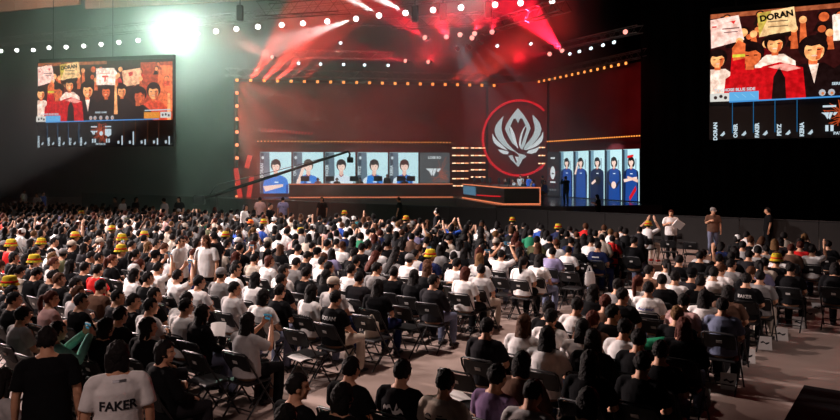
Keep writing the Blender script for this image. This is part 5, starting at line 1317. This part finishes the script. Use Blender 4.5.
truss(at(262, 10, 38), at(345, 4, 34), 0.8, 'pale truss near the ceiling over the stage end')
truss(at(545, 57, 47)+Vector((0, 0, 0.5)), at(640, 38, 38)+Vector((0, 0, 0.5)), 0.4, 'thin truss climbing towards the black curtain')
truss(at(480, 30, 44), at(566, 4, 33), 0.6, 'red-lit truss crossing above the emblem')
truss(at(330, 20, 46), at(470, 22, 46), 0.6, 'rear red-lit truss above the stage')
for i, (x, y, d) in enumerate(((240, 13, 40), (415, 14, 37), (443, 12, 36.5), (488, 10, 36))):
    p = at(x, y, d); mb = MB(); mb.rbox((0, 0, 0), (0.36, 0.3, 0.9), 0.05); mb.loft([(0, 0, 0.4), (0, 0, 3.5)], [0.03, 0.03], 5); o = link('hoist_motor', mb.mesh('hoist_motor', [M_BLACKMETAL]), None, p)
    tag(o, 'dark chain hoist hanging from the rig, %s from the white glare' % nth(i+1), 'hoist', 'chain hoists')
# boards near the ceiling
M_BOARD = mat('board', srgb(170, 125, 105), 0.8, var=0.15, vscale=0.6)
for i, (x0, y0, x1, y1, z, hh) in enumerate(((-40, 16, 80, 4.5, 15.5, 2.2), (86, 9, 335, -4, 15.2, 2.2))):
    a, b = at_z(x0, y0, z), at_z(x1, y1, z); d = b-a
    mb = MB(); mb.box((0, 0, hh/2), (d.length, 0.2, hh))
    for k in range(int(d.length/2.4)): mb.box((-d.length/2+2.4*(k+0.5), -0.11, hh/2), (0.05, 0.03, hh))
    o = link('ceiling_board', mb.mesh('ceiling_board', [M_BOARD]), None, (a+b)/2, math.atan2(d.y, d.x)); tag(o, 'brown board hanging near the ceiling, %s from the far corner' % nth(i+1), 'board', 'boards near the ceiling')

# ------------------------------------------------------------------ lamps
def aim(o, d):
    o.rotation_mode = 'QUATERNION'; o.rotation_quaternion = Vector(d).to_track_quat('-Z', 'Y')
LAMP = {}
def lamp_meshes():
    mb = MB(); lathe(mb, [(0.001, 0.30), (0.12, 0.29), (0.17, 0.20), (0.18, 0.0), (0.20, -0.16), (0.19, -0.17), (0.17, -0.10), (0.001, -0.09)], 18)
    LAMP['head'] = mb.mesh('lamp_head', [M_BLACKMETAL], True)
    mb = MB()
    for s in (-1, 1): mb.box((s*0.235, 0, 0.10), (0.03, 0.10, 0.36))
    mb.box((0, 0, 0.28), (0.50, 0.12, 0.04)); mb.loft([(0, 0, 0.30), (0, 0, 0.42)], [0.05, 0.05], 8)
    LAMP['yoke'] = mb.mesh('lamp_yoke', [M_BLACKMETAL])
    mb = MB(); lathe(mb, [(0.001, -0.13), (0.17, -0.13), (0.175, -0.10)], 18); LAMP['lens'] = mb
lamp_meshes()
def spot(pos, target, color, lens, energy=0, cone=10, blend=0.3, scale=1.0, label=None, group=None, size=0.08, haze_only=False):
    d = (Vector(target)-Vector(pos)).normalized()
    o = empty('spotlight', pos, 0, label, 'spotlight', group); aim(o, d); o.scale = (scale,)*3
    link('head', LAMP['head'], o); link('yoke', LAMP['yoke'], o)
    lc = color
    if isinstance(lens, tuple): lc, lens = lens, 1.7
    key = ('lens', lc, lens)
    if key not in LAMP: LAMP[key] = LAMP['lens'].mesh('lamp_lens', [emit(lc, lens)])
    link('lens', LAMP[key], o)
    if energy:
        L = bpy.data.lights.new('beam', 'SPOT'); L.energy = energy; L.color = color; L.spot_size = math.radians(cone); L.spot_blend = blend; L.shadow_soft_size = size
        q = bpy.data.objects.new('beam', L); COL.objects.link(q); q.location = Vector(pos)+d*0.25*scale; aim(q, d)
    return o
WHITE, COOL, RED_, ROSE = (1.0, 0.97, 0.92), (0.75, 0.92, 1.0), (1.0, 0.010, 0.035), (1.0, 0.28, 0.22)
row = [(1, 51), (17, 50.2), (33.5, 50), (49.2, 47.6), (66.3, 47), (83.8, 45.9), (101.3, 44.2), (119, 42.2), (138.3, 40.2), (158, 38), (197, 33.5), (216, 31.2), (236.5, 28.8), (258, 26.6), (281.7, 24.8), (303, 23.2), (327.3, 21.2), (356, 18.6), (379, 15.3), (405.5, 12.8), (433, 9.8), (461, 7.4), (495, 4.5), (520.5, 2.8), (552, 1)]
beams = {356: (290, 40), 379: (330, -14), 405: (365, -10)}
for i, (x, y) in enumerate(row):
    p = at_z(x, y, ZT); tgt = Vector((p.x*0.45, 8.0, 1.0)); en = 0; cone = 12
    if x in beams or int(x) in beams:
        bx, by = beams[int(x)]; t2 = at(bx, by, p.y-3.0); d = (t2-p).normalized()
        L = bpy.data.lights.new('beam', 'SPOT'); L.energy = 60000; L.color = WHITE; L.spot_size = math.radians(15); L.spot_blend = 0.4; L.shadow_soft_size = 0.1
        q = bpy.data.objects.new('beam', L); COL.objects.link(q); q.location = p+d*0.5; aim(q, d)
    spot(p, tgt, WHITE, 6.0, 0, scale=0.95 if x > 200 else 0.85, label='white round spotlight, %s along the front truss from the far end' % nth(i+1), group='white spotlights on the front truss')
# the dazzling one
hp = at_z(177, 35, ZT)
spot(hp, (0, 0, H-0.5), (0.92, 1.0, 0.94), 400.0, 0, scale=2.6, label='dazzling white spotlight shining straight at the camera', group=None)
GLARE = (0.62, 1.0, 0.74)
L = bpy.data.lights.new('glare', 'SPOT'); L.energy = 7200; L.color = GLARE; L.spot_size = math.radians(128); L.spot_blend = 1.0; L.shadow_soft_size = 0.5
q = bpy.data.objects.new('glare', L); COL.objects.link(q); q.location = hp+Vector((0.1, -0.7, -0.1)); aim(q, Vector((0, 0, 3))-hp)
# small lamps over the backdrops
sm = [(298.5, 62.8, 48), (320.5, 63.6, 48), (343.5, 64, 48.3), (364.5, 64.5, 48.6), (388, 65, 49), (340.5, 42.5, 46), (457.5, 48.6, 42), (469.5, 47.2, 42), (481, 42.6, 41), (497, 45.5, 43), (530.5, 43.3, 44), (569.5, 53.4, 46), (579, 51, 44.5), (590.5, 47.8, 43), (602.5, 44.6, 41.5), (613.5, 41.7, 40)]
wb = {457.5: (482, 80), 469.5: (500, 80), 481: (522, 80)}
for i, (x, y, d) in enumerate(sm):
    p = at(x, y, d); en = 0; tgt = p + Vector((1.0, -6, -4))
    if x in wb: tgt = at(*wb[x], d+1.5); en = 9000
    spot(p, tgt, COOL, 2.5 if en == 0 else 5, en, 13, 0.5, 0.62, 'small pale stage lamp, %s along the rig from the red backdrop corner' % nth(i+1), 'small pale lamps')
# red moving lights
rd = [(425.3, 38, 39, (392, 12), 1, 15), (446.5, 37, 38.6, (441, 20), 1, 14), (460, 35, 38, (457, 12), 0.5, 12), (474.5, 33.8, 37.8, (479, 14), 0.8, 14), (472, 38, 37.8, (470, 28), 0, 10), (492, 32.2, 37.5, (493, 12), 0.5, 14), (406, 61, 47, (360, 52), 0.7, 13), (428.7, 61.8, 47, (390, 56), 0.3, 9), (562.8, 51.3, 41, (520, 5), 7.5, 19), (550, 54, 42, (520, 53), 0.25, 8), (626, 32, 37, (575, 21), 0.8, 13), (272.5, 57.2, 47, (240, 42), 0.8, 14)]
for i, (x, y, d, t, en, cone) in enumerate(rd):
    p = at(x, y, d); tg = at(*t, d-5.0)
    spot(p, tg, RED_ if x > 300 else ROSE, (1.0, 0.34, 0.28), 12000*en, cone, 0.35, 0.75, 'red moving spotlight, %s of the red ones over the stage' % nth(i+1), 'red moving spotlights')
# shafts rising from the amber row (the row's own lamps)
def beam(p, t, col, en, cone, blend=0.5, size=0.1):
    L = bpy.data.lights.new('beam', 'SPOT'); L.energy = en; L.color = col; L.spot_size = math.radians(cone); L.spot_blend = blend; L.shadow_soft_size = size
    q = bpy.data.objects.new('beam', L); COL.objects.link(q); q.location = p; aim(q, Vector(t)-Vector(p)); return q
for x, tx, ty, en in ((250, 292, 22, 1.0), (263, 318, 24, 1.2), (276, 335, 25, 0.9), (289, 335, 35, 0.4), (302, 345, 40, 0.3), (448, 478, 62, 0.25), (460, 492, 62, 0.3), (472, 505, 62, 0.3)):
    p = pw(x, 80.8 if x < 400 else 84.5, WA, WB, -0.45); beam(p, at(tx, ty, p.y-9.0), (1.0, 0.06, 0.04), 70000*en, 11 if x < 280 else 6)
for y, tx, ty in ((80.5, 262, 118), (93, 256, 145), (106, 250, 150), (80.5, 285, 100)):
    p = pw(237, y, WA, WB, -0.45); beam(p, at(tx, ty, p.y-7), (1.0, 0.10, 0.06), 11000, 9)
# red wash on the backdrops from the rig
for x, y, d, tx, ty, en, cone in ((330, 20, 42, 330, 112, 1.7, 70), (430, 18, 42, 420, 110, 1.6, 70), (500, 22, 44, 515, 120, 1.6, 60), (560, 20, 38, 600, 105, 0.6, 70), (250, 40, 44, 265, 120, 1.2, 60)):
    p = at(x, y, d); A2 = on_line(tx, WA, WB) if tx < 487 else (on_line(tx, WB, WC) if tx < 545 else on_line(tx, WC, WD))
    beam(p, Vector((A2.x, A2.y, zof(A2, ty))), (1.0, 0.035, 0.045), 1500*en, cone, 1.0, 0.3)
# red wash over the rig itself
beam(at(430, 60, 44), at(440, 0, 38), (1.0, 0.015, 0.03), 1100, 100, 1.0, 0.3)
beam(at(520, 60, 46), at(520, 0, 38), (1.0, 0.015, 0.03), 1100, 90, 1.0, 0.3)
# key and red rim light on the seats, with added fills that have no fixtures
KEYC = (1.0, 0.84, 0.80)
beam(Vector((-27, 27, 10.5)), Vector((-7, 20.5, 0)), KEYC, 70000, 52, 0.8, 0.5)
beam(Vector((-16, 9, 15)), Vector((-3.5, 18.5, 0)), KEYC, 20000, 55, 0.8, 0.5)  # added overhead fill so that backs towards the camera are lit
beam(Vector((-20, 24, 9)), Vector((2, 9.5, 0)), (1.0, 0.72, 0.65), 22000, 36, 0.9, 0.3)
beam(Vector((4, 34, 13)), Vector((-10, 22, 0)), KEYC, 12000, 60, 0.9, 0.5)
beam(Vector((17, 24, 6)), Vector((4, 11, 2.2)), (1.0, 0.05, 0.05), 450, 40, 0.8, 0.2)
beam(Vector((-5, 16, 15)), Vector((6.6, 12.2, 0)), (1.0, 0.74, 0.66), 3600, 34, 0.9, 0.3)  # added warm fill for the outer aisle floor
beam(Vector((-9, 26, 13)), Vector((-8, 37, 1.2)), KEYC, 6000, 45, 0.9, 0.3)  # extra fill put in for the people standing near the pit
beam(Vector((-0.5, 13, 17)), Vector((0.2, 12.0, 0)), (1.0, 0.77, 0.69), 7200, 36, 0.9, 0.4)  # fill added from above to brighten the middle aisle
beam(Vector((-4.5, -2, 9)), Vector((-2.4, 5.7, 1.1)), (1.0, 0.72, 0.66), 1300, 24, 0.9, 0.3)  # unseen light added behind the camera to lift the white lettered T-shirt
beam(Vector((9.5, 4, 5)), Vector((5.8, 11.6, 0.2)), (1.0, 0.78, 0.72), 900, 30, 0.9, 0.3)  # low side light added to brighten the placards
beam(Vector((9, 20, 12)), Vector((11.5, 26.5, 0.5)), (1.0, 0.55, 0.42), 2600, 60, 0.9, 0.3)
beam(Vector((-30, 44, 14.0)), Vector((-28, 56, 16.5)), (1.0, 0.72, 0.55), 3500, 100, 1.0, 0.3)
# light on the people of the stage
beam(Vector((2, 42, 11)), Vector((6.5, 46, 1.5)), (0.8, 0.92, 1.0), 9000, 40, 0.9, 0.3)

# ------------------------------------------------------------------ camera crane
o = empty('camera_crane', at(216, 197, 38), 0, 'black camera crane arm reaching across the wide portraits', 'camera crane'); b0 = o.location.copy(); o.location.z = 0; b0 = Vector((b0.x, b0.y, 0))
t0, t1 = at(205, 198, 38)-b0, at(348, 151.5, 38)-b0
mb = MB(); mb.loft([t0, t1], [0.10, 0.06], 8)
link('arm', mb.mesh('crane_arm', [M_CRANE]), o)
mb = MB(); mb.loft([t0.lerp(t1, 0.08)+Vector((0, 0, 0.5)), t0.lerp(t1, 0.5)+Vector((0, 0, 0.22)), t1], [0.02]*3, 5); mb.loft([t0+Vector((0.2, 0, 0.1)), t0.lerp(t1, 0.08)+Vector((0, 0, 0.5))], [0.02, 0.02], 5); link('stay_cable', mb.mesh('crane_cable', [M_BLACKMETAL]), o)
mb = MB(); mb.rbox(tuple(t0+Vector((-0.3, 0, -0.1))), (0.6, 0.4, 0.5), 0.05); link('counterweight', mb.mesh('crane_weight', [M_BLACKMETAL]), o)
mb = MB(); pv = t0.lerp(t1, 0.08)
mb.loft([(pv.x, pv.y, 0.5), (pv.x, pv.y, pv.z)], [0.07, 0.06], 8)
for a in (0.3, 2.4, 4.5): mb.loft([(pv.x, pv.y, 0.9), (pv.x+0.8*math.cos(a), pv.y+0.8*math.sin(a), 0.02)], [0.04, 0.03], 6)
link('tripod', mb.mesh('crane_tripod', [M_BLACKMETAL]), o)
mb = MB(); q = t1 + Vector((0.08, 0, -0.30)); mb.loft([t1, t1+Vector((0.10, 0, -0.12)), q], [0.05, 0.05, 0.06], 8); mb.rbox(tuple(q+Vector((0.05, -0.1, -0.16))), (0.30, 0.55, 0.30), 0.03); mb.loft([tuple(q+Vector((0.05, -0.35, -0.16))), tuple(q+Vector((0.05, -0.62, -0.16)))], [0.10, 0.12], 10)
link('camera_head', mb.mesh('crane_camera', [M_CRANE]), o)

# ------------------------------------------------------------------ odds and ends among the seats
M_BAG = mat('bag_cloth', (0.5, 0.5, 0.5), 0.85, bump=0.3, bscale=12, objcol=True)
def bag_mesh():
    mb = MB(); mb.loft([(0, 0, 0.02), (0, 0, 0.15), (0, 0.01, 0.27), (0, 0.02, 0.32)], [(0.17, 0.075), (0.165, 0.08), (0.15, 0.05), (0.145, 0.02)], 12, 0, side=(1, 0, 0)); a = remeshed(mb, 'bag_body', [M_BAG], 0.014, 4)
    mb = MB(); n = 11
    for y in (0.0, 0.04): mb.loft([(-0.08+0.16*i/(n-1), y, 0.31+0.16*math.sin(math.pi*i/(n-1))) for i in range(n)], [0.008]*n, 6)
    return a, mb.mesh('bag_handles', [M_BAG], True)
BAG, BAGH = bag_mesh()
def bag(p, rz, col, label, s=1.0):
    o = link('tote_bag', BAG, None, p, rz); o.color = (*C[col], 1); o.scale = (s, s, s); h = link('handles', BAGH, o); h.color = (*C[col], 1); tag(o, label, 'bag', 'bags among the seats')
bag(ground(372, 338, 0.46), 0.3, 'beige', 'beige tote bag lying on an empty chair by the middle aisle', 0.75)
bag(ground(266, 397), 0.8, 'brown', 'brown paper bag on the floor beside the woman filming', 1.1)
bag(ground(723, 372), 0.4, 'charcoal', 'dark bag on the floor in the outer aisle beside the placards', 1.2)
bag(ground(590, 285, 0.46), 0.5, 'white', 'white bag on an empty chair behind the red shirt', 0.9)
bag(ground(452, 312), 0.2, 'light grey', 'light bag under the chairs by the middle aisle', 1.0)
bag(ground(455, 306), -0.3, 'white', 'white bag under the chairs by the middle aisle', 0.9)
bag(ground(600, 290), 0.4, 'charcoal', 'dark bag on the floor below the red shirt', 1.1)
bag(ground(215, 388, 0.0), 0.4, 'black', 'black bag on the floor under the empty chairs', 1.0)
bag(ground(428, 330), 0.3, 'navy', 'navy bag on the floor at the block corner', 1.0)
# white placards leaning along the outer aisle
M_SCRIB = M_PRINT
for i, (x, y) in enumerate(((684, 403), (712, 387), (719, 372), (733, 361), (751, 348), (768, 339), (786, 327), (797, 318), (806, 312))):
    p = ground(x, y) + uv(0.22, 0)
    o = empty('placard', p, -TH+0.25, 'white placard with a black scribble, %s from the camera along the outer aisle' % nth(i+1), 'placard', 'placards along the outer aisle')
    R_ = Matrix.Rotation(D(-28), 3, 'X')
    mb = MB(); mb.box(tuple(R_ @ Vector((0, 0, 0.115))), (0.21, 0.006, 0.23), R=R_); link('sheet', mb.mesh('placard_sheet', [M_PAPER]), o)
    mb = MB(); q = [(-0.07, 0.13), (-0.03, 0.15), (0.01, 0.12), (0.07, 0.14), (0.06, 0.11), (0.02, 0.09), (-0.02, 0.12), (-0.06, 0.11)]
    mb.add([tuple(R_ @ Vector((a, -0.006, b))) for a, b in q], [tuple(range(8))]); link('scribble', mb.mesh('placard_scribble', [M_SCRIB]), o)
# paper sheets and a fan
def sheet(p, rz, tilt, label, w=0.21, h=0.297):
    mb = MB(); n = 6
    vs = [((i/n-0.5)*w, (j-0.5)*h, 0.02*math.sin(math.pi*i/n)+t) for t in (0, 0.003) for j in (0, 1) for i in range(n+1)]; k = n+1
    fs = [(i, i+1, k+i+1, k+i) for i in range(n)] + [(2*k+i+1, 2*k+i, 3*k+i, 3*k+i+1) for i in range(n)]
    fs += [(i+1, i, 2*k+i, 2*k+i+1) for i in range(n)] + [(k+i, k+i+1, 3*k+i+1, 3*k+i) for i in range(n)]
    mb.add(vs, fs); o = link('paper_sheet', mb.mesh('paper_sheet', [M_PAPER]), None, p); o.rotation_euler = (tilt, 0, rz); tag(o, label, 'paper', 'loose paper sheets')
sheet(ground(459, 397, 0.47), 0.4, 0.05, 'white paper sheet on the empty chair beside the beige T-shirt')
sheet(ground(218, 330, 0.75), 0.2, 0.5, 'white paper sheet held in the lap of the long-haired black jacket')
sheet(ground(346, 306, 0.72), 0.5, 0.6, 'white paper sheet beside the black lettered T-shirt')
sheet(ground(300, 358, 0.47), 0.8, 0.05, 'white paper sheet on the chair beside the woman filming')
o = empty('hand_fan', ground(275, 345, 0.62), 0.3, 'round white hand fan beside the woman filming', 'hand fan')
mb = MB(); mb.ball((0, 0, 0.12), (0.07, 0.006, 0.07), 16, 8); link('disc', mb.mesh('fan_disc', [M_PAPER], True), o)
mb = MB(); mb.loft([(0, 0, -0.06), (0, 0, 0.06)], [0.008, 0.008], 6); link('handle', mb.mesh('fan_handle', [M_PAPER]), o)
# pole and papers of the two people before the barrier
pp = seat_from_pixel(714.5, 206, 1.73)
o = empty('microphone_stand', (pp.x+0.02, pp.y-0.34, 0), 0, 'thin black stand held by the person in grey cap', 'stand')
mb = MB(); mb.loft([(0, 0, 0.02), (0, 0, 1.02)], [0.018, 0.014], 8); link('pole', mb.mesh('stand_pole', [M_BLACKMETAL]), o)
mb = MB(); lathe(mb, [(0.001, 0.03), (0.05, 0.028), (0.13, 0.012), (0.13, 0.0), (0.001, 0.0)], 16); link('base', mb.mesh('stand_base', [M_BLACKMETAL]), o)
pp = seat_from_pixel(671, 208, 1.72)
o = link('folded_papers', None if False else (lambda mb: (mb.rbox((0, 0, 0), (0.34, 0.05, 0.26), 0.012), mb.mesh('folded_papers', [M_PAPER]))[1])(MB()), None, (pp.x+0.12, pp.y-0.36, 1.20), 0.2); o.rotation_euler = (0.5, 0.5, 0.2)
tag(o, 'folded white papers carried by the reddish-haired person', 'papers')

# ------------------------------------------------------------------ haze over the stage
mh = bpy.data.materials.new('haze'); mh.use_nodes = True; nt = mh.node_tree; nt.nodes.remove(nt.nodes['Principled BSDF'])
vs_ = nt.nodes.new('ShaderNodeVolumeScatter'); vs_.inputs['Density'].default_value = HAZE; vs_.inputs['Anisotropy'].default_value = 0.55; vs_.inputs['Color'].default_value = (1, 1, 1, 1)
nt.links.new(vs_.outputs['Volume'], nt.nodes['Material Output'].inputs['Volume'])
mb = MB(); q = [(-55, 66), (-55, 25), (-14, 31), (uv(-13.5, 29).x, uv(-13.5, 29).y), (13.0, 44.0), (13.0, 66)]
mb.prism(q, 0.03, 20.5)
o = link('haze', mb.mesh('haze', [mh])); tag(o, 'thin theatrical haze hanging over the stage and the rig', 'haze', kind='stuff')

# ------------------------------------------------------------------ world, camera, view
w = bpy.data.worlds.new('World'); SC.world = w; w.use_nodes = True
bg = w.node_tree.nodes['Background']; bg.inputs['Color'].default_value = (0.9, 0.55, 0.5, 1); bg.inputs['Strength'].default_value = 0.004
cam = bpy.data.cameras.new('camera'); co = bpy.data.objects.new('camera', cam); COL.objects.link(co); SC.camera = co
co.location = (0, 0, H); co.rotation_euler = (math.pi/2, 0, 0)
cam.sensor_width = 36; cam.lens = F*36/840; cam.shift_y = -(210-CY)/840; cam.clip_end = 300; cam.clip_start = 0.1
SC.view_settings.view_transform = 'Standard'; SC.view_settings.look = 'None'; SC.view_settings.gamma = 1; SC.view_settings.exposure = 0.0
SC.cycles.use_denoising = True
SC.cycles.max_bounces = 4; SC.cycles.diffuse_bounces = 2; SC.cycles.glossy_bounces = 2; SC.cycles.volume_bounces = 0; SC.cycles.transparent_max_bounces = 8
